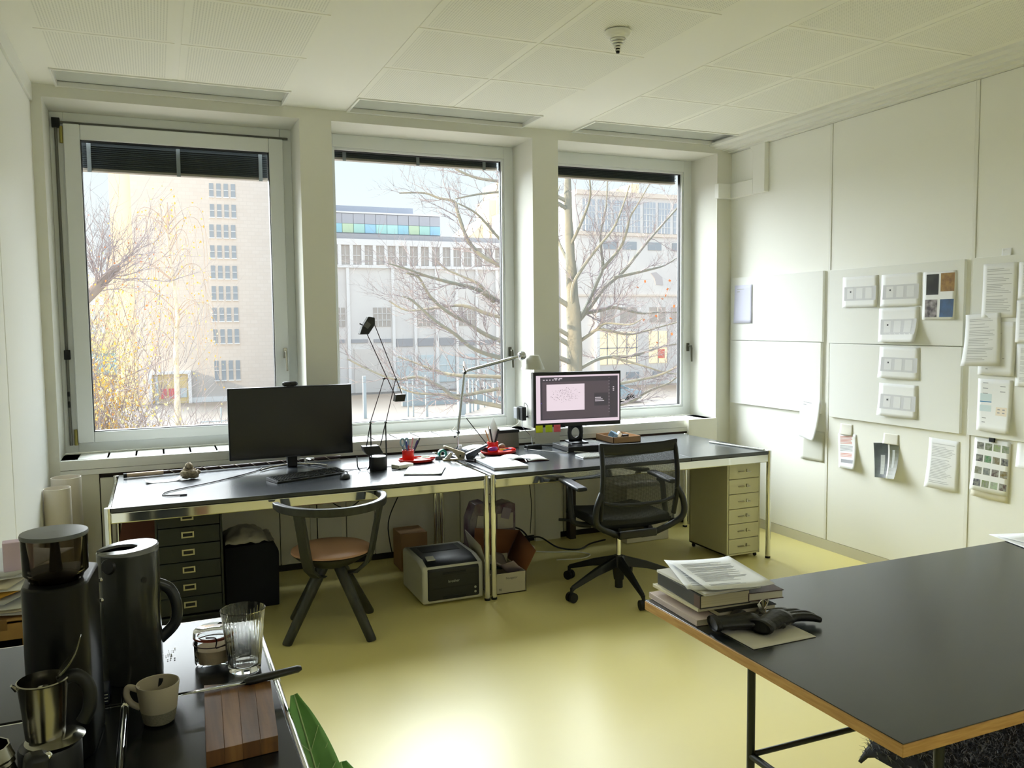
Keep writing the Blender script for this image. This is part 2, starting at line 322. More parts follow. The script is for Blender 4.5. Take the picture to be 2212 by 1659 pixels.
for i, (a, b, gl, gr) in enumerate(((1.10, 2.535, 1.185, 2.447), (2.74, 4.165, 2.84, 4.065))):
    w = sthing('window_%d' % (i+2), ((a+b)/2, 5.87, .83))
    g = G(); g.box(a, gl-.012, 5.87, 5.95, .83, 2.94); g.box(gr+.012, b, 5.87, 5.95, .83, 2.94); g.box(gl-.012, gr+.012, 5.87, 5.95, .83, .90); g.box(gl-.012, gr+.012, 5.87, 5.95, 2.85, 2.94); g.ob('frame', w, framew, bevel=.004)
    g = G(); frame4(g, gl-.012, gr+.012, .90, 2.85, .016, 5.88, 5.94); g.ob('glazing_bead', w, framew, bevel=.002)
    g = G(); frame4(g, gl+.002, gr-.002, .914, 2.836, .006, 5.90, 5.93); g.ob('gasket', w, gasket)
    G().box(gl+.004, gr-.004, 5.912, 5.918, .916, 2.834).ob('pane', w, pane)
    blindset(w, gl-.01, gr+.01, 2.86, 2.785 if i == 0 else 2.765, (gl+.09, (gl+gr)/2, gr-.11) if i == 0 else ())
    handle(w, b-.045, 1.40, 5.87, M('old_bronze', '#5b5a4e', .35, .6))
# ================================================================== DESKS
def desk(x0, x1, split, label, grp):
    t = thing('work_desk', label, 'desk', ((x0+x1)/2, 4.93, 0), group=grp)
    y0, y1 = 4.43, 5.43
    for a, b in split: G().box(a, b, y0+.002, y1-.002, .719, .74).ob('desktop', t, [lino, blkedge], bevel=.0015)
    lx = (x0+.0165, x1-.0165); ly = (y0+.0165, y1-.0165)
    g = G(); g.box(lx[0]+.012, lx[1]-.012, y0+.006, y0+.024, .662, .7175); g.ob('front_rail', t, chrome, bevel=.006)
    g = G(); g.box(lx[0]+.012, lx[1]-.012, y1-.024, y1-.006, .662, .7175); g.ob('back_rail', t, chrome, bevel=.006)
    for x in lx: G().box(x-.009, x+.009, ly[0]+.012, ly[1]-.012, .662, .7175).ob('side_rail', t, chrome, bevel=.004)
    for x in lx:
        for y in ly:
            l = G().cyl((x, y, .012), (x, y, .741), .0165, n=24).ob('leg', t, chrome, bevel=.002)
            G().cyl((x, y, 0), (x, y, .014), .0175).ob('foot', l, dblack)
    return t
D1 = desk(-.265, 1.7435, [(-.234, 1.712)], 'black topped desk with chrome legs, left of the two', None)
D2 = desk(1.7535, 3.80, [(1.785, 3.145), (3.148, 3.769)], 'black topped desk with chrome legs, right of the two under the lit monitor', None)
Z = .7405
# ---- big black monitor on desk 1
t = thing('monitor', 'large switched-off black monitor on the left desk', 'monitor', (.75, 5.25, Z))
G().box(.376, 1.118, 5.19, 5.225, .812, 1.247).ob('housing', t, black, bevel=.004)
G().box(.383, 1.111, 5.187, 5.1905, .824, 1.240).ob('screen', t, M('black_screen', '#0b0d0f', .16, spec=.6))
G().box(.70, .79, 5.1865, 5.1875, .815, .820).ob('badge', t, inkd)
G().prism([(5.24, .742), (5.30, .742), (5.28, .95), (5.226, .95)], .72, .78, 'x').ob('stand_neck', t, black, bevel=.006)
for s in (-1, 1): G().tube(bez([(.75, 5.27, .756), (.75+s*.12, 5.24, .752), (.75+s*.2, 5.17, .749)]), .007, 8, flat=.9).ob('stand_leg', t, steel)
w = thing('webcam', 'small black webcam clipped on top of the large black monitor', 'webcam', (.742, 5.2, 1.247))
G().tube([(.70, 5.205, 1.262), (.71, 5.2, 1.262), (.775, 5.2, 1.262), (.785, 5.205, 1.262)], [.009, .0145, .0145, .009], 14).ob('body', w, black)
G().cyl((.742, 5.186, 1.262), (.742, 5.182, 1.262), .008).ob('lens', w, M('lens_glass', '#101418', .05)); G().box(.72, .765, 5.188, 5.225, 1.2475, 1.253).ob('clip', w, black)
# keyboard + mouse
t = thing('keyboard', 'slim black keyboard in front of the large black monitor', 'keyboard', (.78, 4.86, Z), rz=.33)
G().prism([(-.07, 0), (.07, 0), (.07, .020), (.055, .022), (-.07, .010)], -.225, .225, 'x').ob('base', t, black, bevel=.002, local=True)
kg = G().obox((0, 0, .003), (.016, .016, .006), taper=.8); ks = kg.ob('key', t, M('key_black', '#1c2022', .5), local=True)
first = True
for r in range(5):
    for k in range(22):
        x = -.207+k*.0192; y = -.052+r*.0215
        if k in (15, 19) or (r == 0 and 3 < k < 9): continue
        o = ks if first else ks.copy()
        if not first: C.objects.link(o); o.parent = t
        first = False; o.location = (x, y, .0115+.0105*(y+.055)/.11)
G().obox((-.086, -.052, .0145), (.10, .016, .006)).ob('space_bar', t, M('key_black', '#1c2022', .5), local=True)
t = thing('computer_mouse', 'black computer mouse right of the black keyboard', 'mouse', (.965, 4.715, Z), rz=-.3)
G().ball((0, 0, .0), .03, 20, sc=(1, 1.6, 1.15)).ob('body', t, black, local=True); G().ball((0, .026, .026), .006, 10, sc=(.5, 1.2, 1)).ob('scroll_wheel', t, M('wheel_grey', '#3a3d40', .5), local=True)
bpy.data.objects['computer_mouse'].children[0].location.z = .0
# keep mouse above the desk: clip lower half
me = bpy.data.objects['computer_mouse'].children[0].data
for v in me.vertices: v.co.z = max(v.co.z, 0.0005)
# black cable on desk
t = tag(G().tube(bez([(.57, 5.29, .745), (.54, 5.2, .745), (.44, 5.08, .745), (.36, 5.0, .745), (.24, 4.9, .745), (.10, 4.80, .745), (.02, 4.73, .745), (.0, 4.665, .745), (.03, 4.625, .745), (.085, 4.612, .745)]), .0035, 8).ob('display_cable', None, black), 'black loose cable curling on the left end of the desk', 'cable')
G().box(.083, .118, 4.604, 4.619, .741, .749).ob('plug', t, M('plug_navy', '#171a2a', .4), bevel=.002)
# wrapped pole
t = thing('wooden_pole', 'long thin dark pole bound with pale string along the desk rear', 'pole', (-.2, 5.29, Z))
A = Vector((-.205, 5.29, .757)); B = Vector((1.08, 5.40, .757))
G().cyl(A.lerp(B, .165), B, .0105, n=12).ob('shaft', t, M('dark_cherry', '#2c1613', .45)); G().cyl(A.lerp(B, .012), A.lerp(B, .167), .013, n=14).ob('grip', t, M('grip_wood', '#c6ae96', .6)); G().cyl(A, A.lerp(B, .014), .014, n=14).ob('end_cap', t, dblack)
pts = []
for i in range(160):
    s = i/159; p = A.lerp(B, .17+.8*s); a = s*11*2*PI; pts.append(p+Vector((0, math.cos(a)*.0118, math.sin(a)*.0118)))
G().tube(pts, .0016, 5).ob('string', t, M('string_pale', '#d2c6b4', .8))
# stone figure
t = tag(G().ball((.150, 5.10, .769), .030, 14, sc=(1.5, 1, .95), amp=.5, fr=45).ball((.145, 5.13, .79), .03, 14, sc=(1.2, 1, .8), amp=.5, fr=50).ball((.148, 5.12, .815), .021, 14, amp=.35, fr=60).ball((.195, 5.12, .775), .016, 10, amp=.5, fr=70).ob('stone_figure', None, M('stone_beige', '#a79b83', .85, var=(60, '#6d6252'), bump=(90, .8, .003)), ang=180), 'small lumpy grey brown stone figure in front of the pole', 'stone')
def sheet(name, label, c, w, h, rz=0, z=Z, lines=None, curl=0, parent=None, mat=None, cat='paper', group=None, th=.0006):
    """a sheet of paper lying flat: optional text rows"""
    t = thing(name, label, cat, (c[0], c[1], z), rz, group)
    f = lambda u, v: ((u-.5)*w, (v-.5)*h, .0012+curl*(max(0, u-.75)*4)**2*.02+curl*(max(0, .2-u)*5)**2*.012)
    G().grid(f, 12, 6).ob('sheet', t, mat or paper, solid=th, local=True)
    if lines:
        g = G(); rr = random.Random(len(label))
        for i in range(lines):
            v = .12+.76*i/lines; ln = rr.uniform(.45, .78)
            if rr.random() < .15: continue
            P = [f(.12, v), f(.12+ln, v), f(.12+ln, v+.3/lines), f(.12, v+.3/lines)]; g.add([(p[0], p[1], p[2]+.0006) for p in P], [(0, 1, 2, 3)])
        if g.f: g.ob('print', t, ink, local=True, smooth=False)
    return t
sheet('white_card', 'curled white card lying beside the stone figure', (.01, 5.09), .19, .075, .1, curl=1, cat='card')
# drinking glass
t = thing('drinking_glass', 'clear empty water glass beside the black lamp base', 'glass', (1.118, 4.905, Z))
G().lathe([(0, .001), (.024, .001), (.034, .012), (.040, .03), (.042, .09), (.0405, .09), (.038, .032), (.030, .014), (.022, .006), (0, .006)], (1.118, 4.905, Z), 32).ob('tumbler', t, clear)
# black articulated balance lamp
t = thing('desk_lamp', 'black counterweight desk lamp with thin double arms', 'lamp', (1.21, 4.92, Z))
G().lathe([(0, 0), (.053, 0), (.054, .004), (.054, .072), (.052, .076), (0, .076)], (1.214, 4.93, Z), 40).ob('base', t, black, bevel=.001)
G().lathe([(0, 0), (.050, 0), (.050, .004), (0, .004)], (1.214, 4.93, Z+.0765), 36).ob('base_top', t, M('lamp_base_top', '#aeb6bd', .12, .3))
rd = M('arm_maroon', '#3a2226', .4, .2); y = 4.92
for xx in (1.170, 1.263):
    G().cyl((xx, y, .80), (xx, y, 1.032), .0042, n=8).ob('upright', t, black)
for a, b in (((1.170, y, 1.028), (1.142, y, .885)), ((1.263, y, 1.025), (1.228, y, .885))): G().cyl(a, b, .0032, n=8).ob('weight_rod', t, black)
for a, b in (((1.167, y-.006, 1.028), (1.258, y-.006, 1.292)), ((1.263, y-.006, 1.025), (1.330, y-.006, 1.288))): G().cyl(a, b, .0027, n=8).ob('lower_arm', t, rd)
for a, b in (((1.325, y+.004, 1.19), (1.155, y+.004, 1.58)), ((1.372, y+.004, 1.19), (1.205, y+.004, 1.63))): G().cyl(a, b, .0027, n=8).ob('upper_arm', t, rd)
for a in ((1.170, 1.028), (1.263, 1.025), (1.258, 1.292), (1.330, 1.288)): G().cyl((a[0], y-.014, a[1]), (a[0], y+.012, a[1]), .006, n=10).ob('joint', t, black)
for a in ((1.170, 1.028), (1.258, 1.292)): G().cyl((a[0]+.004, y-.006, a[1]), (a[0]+.026, y-.006, a[1]), .0035, .001, n=8).ob('joint_pin', t, M('joint_red', '#7a1020', .4))
G().prism([(1.112, .889), (1.212, .889), (1.238, .843), (1.142, .835), (1.122, .86)], y-.03, y+.03, 'y').ob('lower_weight', t, black, bevel=.003)
G().prism([(1.326, 1.192), (1.388, 1.194), (1.378, 1.150), (1.318, 1.150)], y-.028, y+.028, 'y').ob('upper_weight', t, black, bevel=.003)
R = (0, 0, 0)
G().prism([(1.112, 1.560), (1.166, 1.560), (1.206, 1.618), (1.206, 1.66), (1.168, 1.668), (1.128, 1.606)], y-.03, y+.03, 'y').ob('lamp_head', t, black, bevel=.006)
G().obox((1.158, y-.031, 1.615), (.034, .004, .03), (0, -.9, 0)).ob('head_grille', t, M('grille_grey', '#54565a', .4)); G().cyl((1.118, y, 1.625), (1.140, y, 1.615), .004, n=8).ob('switch', t, black)
tag(G().tube(bez([(1.26, 4.97, .744), (1.34, 4.93, .744), (1.33, 4.86, .744), (1.27, 4.82, .744)]), .003, 6).ob('lamp_cable', None, black), 'thin black cable trailing from the black lamp base', 'cable')
tag(G().tube(bez([(.82, 5.3, .744), (.90, 5.16, .744), (.97, 5.0, .744), (1.08, 4.97, .744), (1.16, 4.99, .744)]), .003, 6).ob('mouse_cable', None, M('cable_grey', '#4a4e55', .5)), 'thin grey cable running from the black monitor to the glass', 'cable')
# white toy windmill-like object
t = thing('toy_aeroplane', 'tiny white metal propeller ornament under the black monitor edge', 'ornament', (.84, 5.30, Z))
G().cyl((.84, 5.30, .7405), (.84, 5.30, .775), .008, .012, n=12).ob('body', t, steel)
for k in range(4): G().obox((.84+.035*math.cos(.4+k*PI/2), 5.30+.02*math.sin(.4+k*PI/2), .778), (.05, .012, .002), (.3, .1, .4+k*PI/2)).ob('blade', t, white)
# trays with pens
def tray(c, rz, lab, r=.115):
    t = thing('desk_tray', lab, 'tray', (c[0], c[1], Z), rz)
    g = G().lathe([(0, .001), (r*.86, .001), (r*.98, .008), (r, .022), (r*.96, .022), (r*.93, .010), (r*.82, .005), (0, .005)], (0, 0, 0), 40, sx=1, sy=.8)
    g.ob('dish', t, red, local=True, bevel=.001); G().box(.085, .118, -.03, .03, .016, .030).ob('lip', t, red, local=True, bevel=.004); return t
def pot(c, lab, h=.07, r=.037, z=Z+.006):
    t = thing('pen_pot', lab, 'pen pot', (c[0], c[1], z))
    G().lathe([(0, 0), (r*.93, 0), (r, .004), (r*1.02, h), (r*.93, h), (r*.88, .006), (0, .006)], (c[0], c[1], z), 32).ob('pot', t, red); return t
def pen(p, top, r, mat, lab, cat='pen', name='pen', tip=None, grp=None, flat=1):
    p = Vector(p); q = Vector(top); t = thing(name, lab, cat, p, 0, grp)
    G().tube([p, p.lerp(q, .1), q], [r*.5, r, r], 8, flat=flat).ob('barrel', t, mat)
    if tip: G().cyl(p.lerp(q, .72), p.lerp(q, 1.01), r*1.2, r*1.1, n=8).ob('cap', t, tip)
tray((1.50, 5.085), -.1, 'red oval desk tray holding a pen pot and sticky notes'); pot((1.455, 5.115), 'red pen pot in the left red tray, full of scissors and markers')
cols = [('#2a3b8f', 'blue'), ('#a02028', 'red'), ('#e3a9b0', 'pink'), ('#3d2a6b', 'violet'), ('#1c1f22', 'black')]
for i, (cx, n) in enumerate(cols):
    a = (.012-.011*i, .012*((i*2) % 3)-.01); x0 = 1.465+(i-2)*.004
    pen((x0, 5.115, Z+.014), (1.455+.028*(i-.6)*.9, 5.115+a[1]*1.5, Z+.135+.008*(i % 3)), .0045, M('pen_'+n, cx, .35), '%s marker pen standing in the red pot of the left tray' % n, tip=M('pencap_'+n, cx, .3))
t = thing('scissors', 'scissors with pale blue handles sticking out of the left pen pot', 'scissors', (1.435, 5.11, Z+.014))
for s in (-1, 1):
    G().tube([(1.44+s*.006, 5.11, .756), (1.436+s*.009, 5.11, .825)], [.003, .006], 8, flat=.5).ob('blade', t, steel)
    c = (1.432+s*.014, 5.11, .868); g = G(); pts = [(c[0]+.013*math.cos(q*PI/8), c[1]-.002, c[2]+.024*math.sin(q*PI/8)) for q in range(17)]
    g.tube(pts, .0055, 8, cap=False); g.tube([(1.436+s*.009, 5.11, .82), (c[0], 5.11, .846)], [.008, .007], 8); g.ob('handle', t, M('pale_teal', '#7d9ba6', .45))
sheet('note_paper', 'cream and pale green note papers piled in the left red tray', (1.545, 5.065), .085, .06, .35, z=Z+.024, mat=M('cream_note', '#d9dcc0', .8), cat='note')
sheet('sticky_note', 'pale green sticky note on top in the left red tray', (1.565, 5.10), .05, .045, -.2, z=Z+.028, mat=M('mint_note', '#b6d8b6', .8), cat='note')
tag(G().obox((1.362, 4.92, .7525), (.075, .115, .022), (0, 0, -1.12)).ob('memo_block', None, [M('memo_block_paper', '#dcdacb', .8)], bevel=.001), 'small cream block of memo paper in front of the left red tray', 'memo block')
sheet('folded_brochure', 'white printed brochure lying in front of the red tray', (1.452, 4.74), .225, .29, -.42, z=Z+.004, lines=10, curl=.2, cat='brochure')
t = thing('tape_dispenser', 'teal adhesive tape roll in a small dispenser', 'tape', (1.69, 5.12, Z))
G().lathe([(.018, -.012), (.030, -.012), (.030, .012), (.018, .012), (.018, -.012)], (1.69, 5.13, Z+.031), 28, ax=(0, 1, 0)).ob('tape_roll', t, M('teal', '#1f8a84', .35))
G().obox((1.668, 5.125, Z+.010), (.06, .03, .018)).ob('holder', t, M('holder_grey', '#6b7a86', .35), bevel=.004)
sheet('paper_slip', 'white paper slip between the tape and the left red tray', (1.63, 5.20), .10, .06, .2)
def stapler(c, rz, mat, lab, s=1, op=.55):
    t = thing('desk_stapler', lab, 'stapler', (c[0], c[1], Z), rz)
    G().prism([(-.075*s, 0), (.07*s, 0), (.07*s, .008), (-.02, .010), (-.075*s, .010)], -.02, .02, 'y').ob('base', t, mat, bevel=.002, local=True)
    G().prism([(.02, .012), (.065*s, .010), (.070*s, .045), (-.065*s, .098*s), (-.072*s, .090*s), (-.01, .055)], -.018, .018, 'y').ob('arm', t, mat, bevel=.004, local=True)
    G().prism([(-.065, .0105), (-.03, .0105), (-.012, .042), (-.028, .050)], -.012, .012, 'y').ob('punch', t, steel, bevel=.001, local=True); G().cyl((.035, -.021, .028), (.035, .021, .028), .006, n=10).ob('pivot', t, dblack, local=True)
stapler((1.742, 5.04), -.15, M('beige_plastic', '#b9af96', .5), 'beige stapler standing open behind the brochure')
stapler((1.868, 4.965), PI-.15, M('navy_plastic', '#1c2433', .35), 'black and white hole punch beside the spiral notebook', 1.05)
tag(G().tube([(1.775, 4.985, .746), (1.83, 4.90, .746)], .004, 8).tube([(1.83, 4.90, .7405), (1.832, 4.897, .762)], .006, 8).ob('staple_lever', None, M('maroon_plastic', '#2a1418', .4)), 'small dark maroon hook lying beside the beige stapler', 'hook')
t = thing('paper_tray', 'low grey tray of white papers under the silver lamp', 'paper tray', (1.93, 5.30, Z))
G().obox((1.995, 5.28, .752), (.19, .14, .022), (0, 0, .03)).ob('tray', t, M('tray_grey', '#4b4e52', .5), bevel=.003); G().grid(lambda u, v: (1.905+u*.18, 5.215+v*.13, .766+.014*math.sin(u*3.1)), 10, 4).ob('paper_stack', t, paper, solid=.006)
tag(G().lathe([(0, 0), (.013, 0), (.016, .055), (.014, .055), (.012, .004), (0, .004)], (1.867, 5.30, Z), 20).ob('lamp_peg', None, M('white_peg', '#d9d9dc', .4)), 'small white peg cup below the silver lamp stem', 'cup')
tray((2.10, 5.165), .05, 'red oval desk tray with pen pot right of the hole punch', .125); pot((2.075, 5.205), 'red pen pot in the right red tray, holding a feather-white paper')
pen((2.07, 5.205, Z+.014), (1.893, 5.22, .985), .003, dblack, 'long black paintbrush leaning far left out of the right pot', 'brush', 'paintbrush')
pen((2.07, 5.2, Z+.014), (2.02, 5.2, .90), .004, M('pencil_ochre', '#b5813e', .5), 'ochre pencil leaning left in the right red pot', 'pencil', 'pencil')
pen((2.075, 5.2, Z+.014), (2.045, 5.21, .925), .005, M('pen_white', '#dcdcd4', .5), 'white pen standing upright in the right red pot')
pen((2.08, 5.2, Z+.014), (2.055, 5.2, .905), .0055, black, 'thick black felt pen in the right red pot')
pen((2.08, 5.21, Z+.014), (2.118, 5.2, .90), .007, black, 'black pen leaning right in the right red pot')
tag(G().add([(2.08, 5.215, .77), (2.055, 5.215, .90), (2.085, 5.217, .985), (2.118, 5.213, .90), (2.09, 5.213, .78)], [(0, 1, 2), (0, 2, 3), (0, 3, 4)]).ob('folded_paper', None, paper, solid=.001), 'pointed folded white paper standing in the right red pot', 'paper')
t = thing('purple_pouch', 'shiny purple and pink wrapped sweet bag in the right red tray', 'pouch', (2.045, 5.12, Z+.02))
G().ball((2.035, 5.105, .783), .022, 16, sc=(1.7, .9, .75), amp=.3, fr=40).ob('pouch', t, M('magenta_foil', '#9c1840', .25, var=(25, '#6a35b0')))
tag(G().ball((2.145, 5.215, .778), .022, 14, sc=(1.1, .9, .9), amp=.2, fr=30).ob('pebble', None, M('pebble_brown', '#8a7a6c', .7)), 'round brown pebble in the right red tray beside the pot', 'stone')
tag(G().obox((2.12, 5.135, .768), (.05, .018, .012), (0, .1, .1)).ob('eraser', None, M('yellow_eraser', '#d8c33c', .5), bevel=.002), 'small yellow eraser in the right red tray', 'eraser')
pen((2.11, 5.11, .765), (2.20, 5.15, .768), .004, M('pen_navy', '#2b3c8a', .35), 'blue pen lying across the right red tray')
tag(G().prism([(5.36, .742), (5.385, .742), (5.40, .862), (5.375, .862)], 2.165, 2.34, 'x').ob('radio_set', None, [M('grey_cloth', '#6f6f66', .8)], bevel=.003), 'flat grey box with black top leaning upright under the sill', 'speaker')
o = bpy.data.objects['radio_set']; G().box(2.16, 2.345, 5.365, 5.405, .845, .866).ob('top_edge', o, dblack, bevel=.003)
# notebooks
t = thing('sketch_pad', 'white pad with pale blue tab lying at the desk joint', 'notebook', (1.945, 4.755, Z), rz=-.03)
G().box(-.11, .11, -.19, .19, .0006, .014).ob('pages', t, [M('page_grey', '#cfcfd4', .8)], local=True, bevel=.001); G().box(-.112, .112, -.192, .192, .0142, .0155).ob('cover', t, paper, local=True); G().box(-.112, -.085, -.188, .12, .0156, .0162).ob('blue_tab', t, M('pale_blue', '#a9c4d8', .7), local=True)
t = thing('open_notebook', 'open notebook with blank white pages and reddish cover', 'notebook', (2.155, 4.865, Z), rz=-.10)
G().grid(lambda u, v: (-.135+u*.135, -.105+v*.21, .0045+.024*math.sin(u*PI)**.8*(1-.35*v)), 12, 3).ob('left_page', t, paper, solid=.002, local=True)
G().grid(lambda u, v: (u*.135, -.105+v*.21, .004+.007*math.sin(u*PI)), 12, 3).ob('right_page', t, paper, solid=.003, local=True)
G().grid(lambda u, v: (-.137+u*.274, -.107+v*.214, .0018), 6, 2).ob('cover', t, M('plum_cover', '#5a3a40', .6), solid=.002, local=True)
pen((2.02, 4.83, .765), (2.145, 4.74, .760), .0035, M('silver_pen', '#9097a5', .3, .5), 'slim grey pen resting on the open notebook edge')
pen((2.08, 4.655, .762), (2.10, 4.72, .764), .0035, M('pen_white', '#dcdcd4', .5), 'short white pen with black tip on the sketch pad')
# silver lamp (tolomeo style)
t = thing('clamp_lamp', 'polished aluminium arm lamp with conical shade over the desk', 'lamp', (1.842, 5.40, Z))
al = M('polished_aluminium', '#b9bcc0', .18, 1.); sh = M('shade_aluminium', '#b8b9ae', .38, .25); y = 5.25
G().cyl((1.842, 5.25, .7415), (1.842, 5.25, .90), .007, n=12).ob('stem', t, al)
G().lathe([(0, 0), (.035, 0), (.035, .006), (.012, .012), (0, .012)], (1.842, 5.25, Z), 24).ob('foot', t, al)
G().tube([(1.842, y, .885), (1.895, y, 1.285)], .0085, 12).ob('lower_arm', t, al); G().tube([(1.90, y, 1.290), (1.92, y, 1.303), (2.285, y, 1.385)], [.006, .011, .011], 12).ob('upper_arm', t, al)
g = G(); g.cyl((1.895, y-.015, 1.29), (1.895, y+.015, 1.29), .010, n=12); g.cyl((1.842, y-.015, .89), (1.842, y+.015, .89), .010, n=12); g.cyl((1.9, y, 1.30), (1.888, y, 1.335), .003, n=8); g.ob('joint', t, M('joint_dark', '#2a2d30', .4))
g = G(); g.tube(bez([(1.82, y-.01, .93), (1.80, y-.01, .90), (1.83, y-.01, .86), (1.86, y, .90), (1.85, y, .96)]), .0014, 6); g.tube([(1.83, y, .895), (1.905, y, 1.31)], .001, 5); g.ob('wire', t, steel); G().ball((1.815, y-.012, .862), .007, 10).ob('knob', t, dblack)
G().lathe([(.026, -.022), (.030, -.010), (.030, .010), (.024, .022), (0, .026), (0, -.026), (.026, -.022)], (2.318, y, 1.392), 20, ax=(1, 0, .3)).ob('head_socket', t, al)
prof = [(.080, -.085), (.083, -.085), (.044, .008), (.040, .012), (0, .012), (0, .009), (.040, .008), (.080, -.085)]
G().lathe(prof, (2.402, y, 1.382), 40, ax=(.02, 0, 1)).ob('shade', t, sh)
G().tube(bez([(2.385, y, 1.30), (2.385, y, 1.24), (2.392, y, 1.22), (2.40, y, 1.24), (2.40, y, 1.30)]), .001, 5).ob('pull_wire', t, steel); G().cyl((1.842, y, .80), (1.78, y-.03, .742), .003, n=6).ob('tension_strut', t, dblack)
# wall charger
t = thing('wall_charger', 'black power adapter plugged into the white reveal socket', 'charger', (2.533, 5.62, .93))
G().box(2.470, 2.505, 5.60, 5.70, .895, .995).ob('adapter', t, dblack, bevel=.004); G().box(2.505, 2.535, 5.615, 5.64, .915, .925).ob('plug', t, dblack); G().box(2.452, 2.470, 5.66, 5.72, .905, .99).ob('second_plug', t, M('plug_grey', '#7c7f84', .4), bevel=.003)
tag(G().box(2.527, 2.5349, 5.555, 5.62, .86, .94).ob('wall_socket', None, white, bevel=.003), 'white socket plate on the window reveal under the charger', 'socket')
for nm, pts, m, lab in (('charging_cable', [(2.47, 5.66, .90), (2.44, 5.60, .88), (2.36, 5.56, .855), (2.33, 5.6, .835)], white, 'white cord drooping from the charger onto the sill'),
    ('charging_cable', [(2.48, 5.62, .90), (2.43, 5.5, .86), (2.47, 5.45, .80), (2.44, 5.36, .748), (2.40, 5.30, .744)], M('cable_grey', '#4a4e55', .5), 'grey cord hanging from the charger down behind the desk top'),
    ('charging_cable', [(2.50, 5.63, .995), (2.50, 5.62, 1.025), (2.515, 5.60, 1.0), (2.515, 5.60, .93)], M('cable_grey', '#4a4e55', .5), 'short grey cord looping over the top of the charger')):
    tag(G().tube(bez(pts), .0022, 6).ob(nm, None, m), lab, 'cord')
tag(G().obox((2.395, 5.245, .7545), (.115, .05, .028), (0, 0, .05)).ob('power_brick', None, black, bevel=.003), 'black power supply brick on the desk between tray and monitor', 'power supply')
tag(G().tube(bez([(2.33, 5.25, .744), (2.36, 5.18, .744), (2.42, 5.08, .744), (2.50, 4.97, .744), (2.56, 5.0, .744), (2.62, 4.93, .744), (2.66, 4.85, .744)]), .0022, 6).ob('charging_cable', None, M('white_cable', '#d8d8d8', .5)), 'thin white cable winding across the desk below the lit monitor', 'cable')
tag(G().tube(bez([(2.40, 5.31, .746), (2.46, 5.33, .75), (2.55, 5.27, .746), (2.62, 5.32, .747), (2.7, 5.30, .747)]), .004, 6).tube(bez([(2.42, 5.29, .752), (2.5, 5.30, .75), (2.6, 5.25, .746)]), .004, 6).ob('cable_bundle', None, black), 'bundle of black cables behind the power brick', 'cable')
# ---- lit monitor on flat black box
t = thing('media_box', 'flat black box with shiny top carrying the lit monitor', 'box', (2.69, 5.09, Z), rz=-.02)
G().box(-.15, .16, -.11, .15, .0006, .034).ob('body', t, dblack, bevel=.004, local=True); G().box(-.148, .158, -.108, .148, .0345, .0365).ob('top_plate', t, M('top_silver', '#8d909a', .1, .9), local=True)
t = thing('monitor', 'smaller monitor showing a drawing program on the right desk', 'monitor', (2.69, 5.15, Z+.0375), rz=-.12)
def scr(g, x0, x1, z0, z1, m, y=-.0215): g.add([(x0, y, z0), (x1, y, z0), (x1, y, z1), (x0, y, z1)], [(0, 1, 2, 3)], m)
w2, zb, zt = .325, .118, .498
G().box(-w2, w2, -.02, .03, zb, zt).ob('housing', t, black, bevel=.004, local=True)
# screen content
def em(n, c, e=.95): return M(n, (0, 0, 0), .3) if False else emx(n, c, e)
def emx(n, c, e):
    if n in MC: return MC[n]
    m = bpy.data.materials.new(n); m.use_nodes = True; b = m.node_tree.nodes['Principled BSDF']; b.inputs['Base Color'].default_value = (.01, .01, .01, 1); b.inputs['Roughness'].default_value = .3
    b.inputs['Emission Color'].default_value = (*lin(c), 1); b.inputs['Emission Strength'].default_value = e; MC[n] = m; return m
pk = emx('screen_pink', '#cdbcc6', .95); dk = emx('screen_dark', '#4c4349', .95); dk2 = emx('screen_panel', '#3a363c', .95); lt = emx('screen_light', '#b9b0b8', .9); cv = emx('screen_canvas', '#cfc0c8', .98); bl = emx('screen_blue', '#5a4aa0', .9)
a, b, c, d = -w2+.02, w2-.012, zb+.028, zt-.022; y0 = -.021
G().add([(a, y0, c), (b, y0, c), (b, y0, d), (a, y0, d)], [(0, 1, 2, 3)]).ob('screen', t, pk, local=True, smooth=False)
g = G(); ya = y0-.0006
scr(g, a+.03, b-.012, c+.022, d-.012, 0, ya); scr(g, a+.03, b-.012, d-.045, d-.012, 1, ya-.0003); scr(g, b-.075, b-.012, c+.022, d-.012, 1, ya-.0003); scr(g, a+.03, a+.045, c+.022, d-.045, 1, ya-.0003)
scr(g, b-.19, b-.085, c+.11, d-.13, 1, ya-.0003); scr(g, a+.03, b-.012, c+.022, c+.028, 1, ya-.0004)
scr(g, a+.075, a+.355, c+.085, d-.062, 2, ya-.0006)
for k in range(6): scr(g, a+.05+k*.022, a+.062+k*.022, d-.034, d-.028, 3, ya-.0009)
for k in range(2): scr(g, a+.13+k*.035, a+.155+k*.035, d-.026, d-.019, 3, ya-.0009)
for k in range(3): scr(g, b-.185, b-.14+k*.012, d-.165-k*.012, d-.160-k*.012, 3, ya-.0009)
scr(g, a+.034, a+.040, c+.135, c+.142, 4, ya-.0009)
for k in range(12): scr(g, b-.080, b-.077, c+.06+k*.022, c+.066+k*.022, 3, ya-.0009)
for k in range(3): scr(g, b-.05, b-.04, d-.095-k*.012, d-.088-k*.012, 3, ya-.0009)
g.ob('program_window', t, [dk, dk2, cv, lt, bl], local=True, smooth=False)
g = G(); rr = random.Random(3)
for k in range(150):
    q = rr.random()*2*PI; rad = rr.random()**.6; cxx = a+.215+rad*.085*math.cos(q)+(.02 if k % 3 else -.03); czz = c+.195+rad*.048*math.sin(q)+rr.uniform(-.01, .01); s = rr.uniform(.0015, .0045)
    scr(g, cxx, cxx+s, czz, czz+s, 0 if k % 3 else 1, ya-.0012)
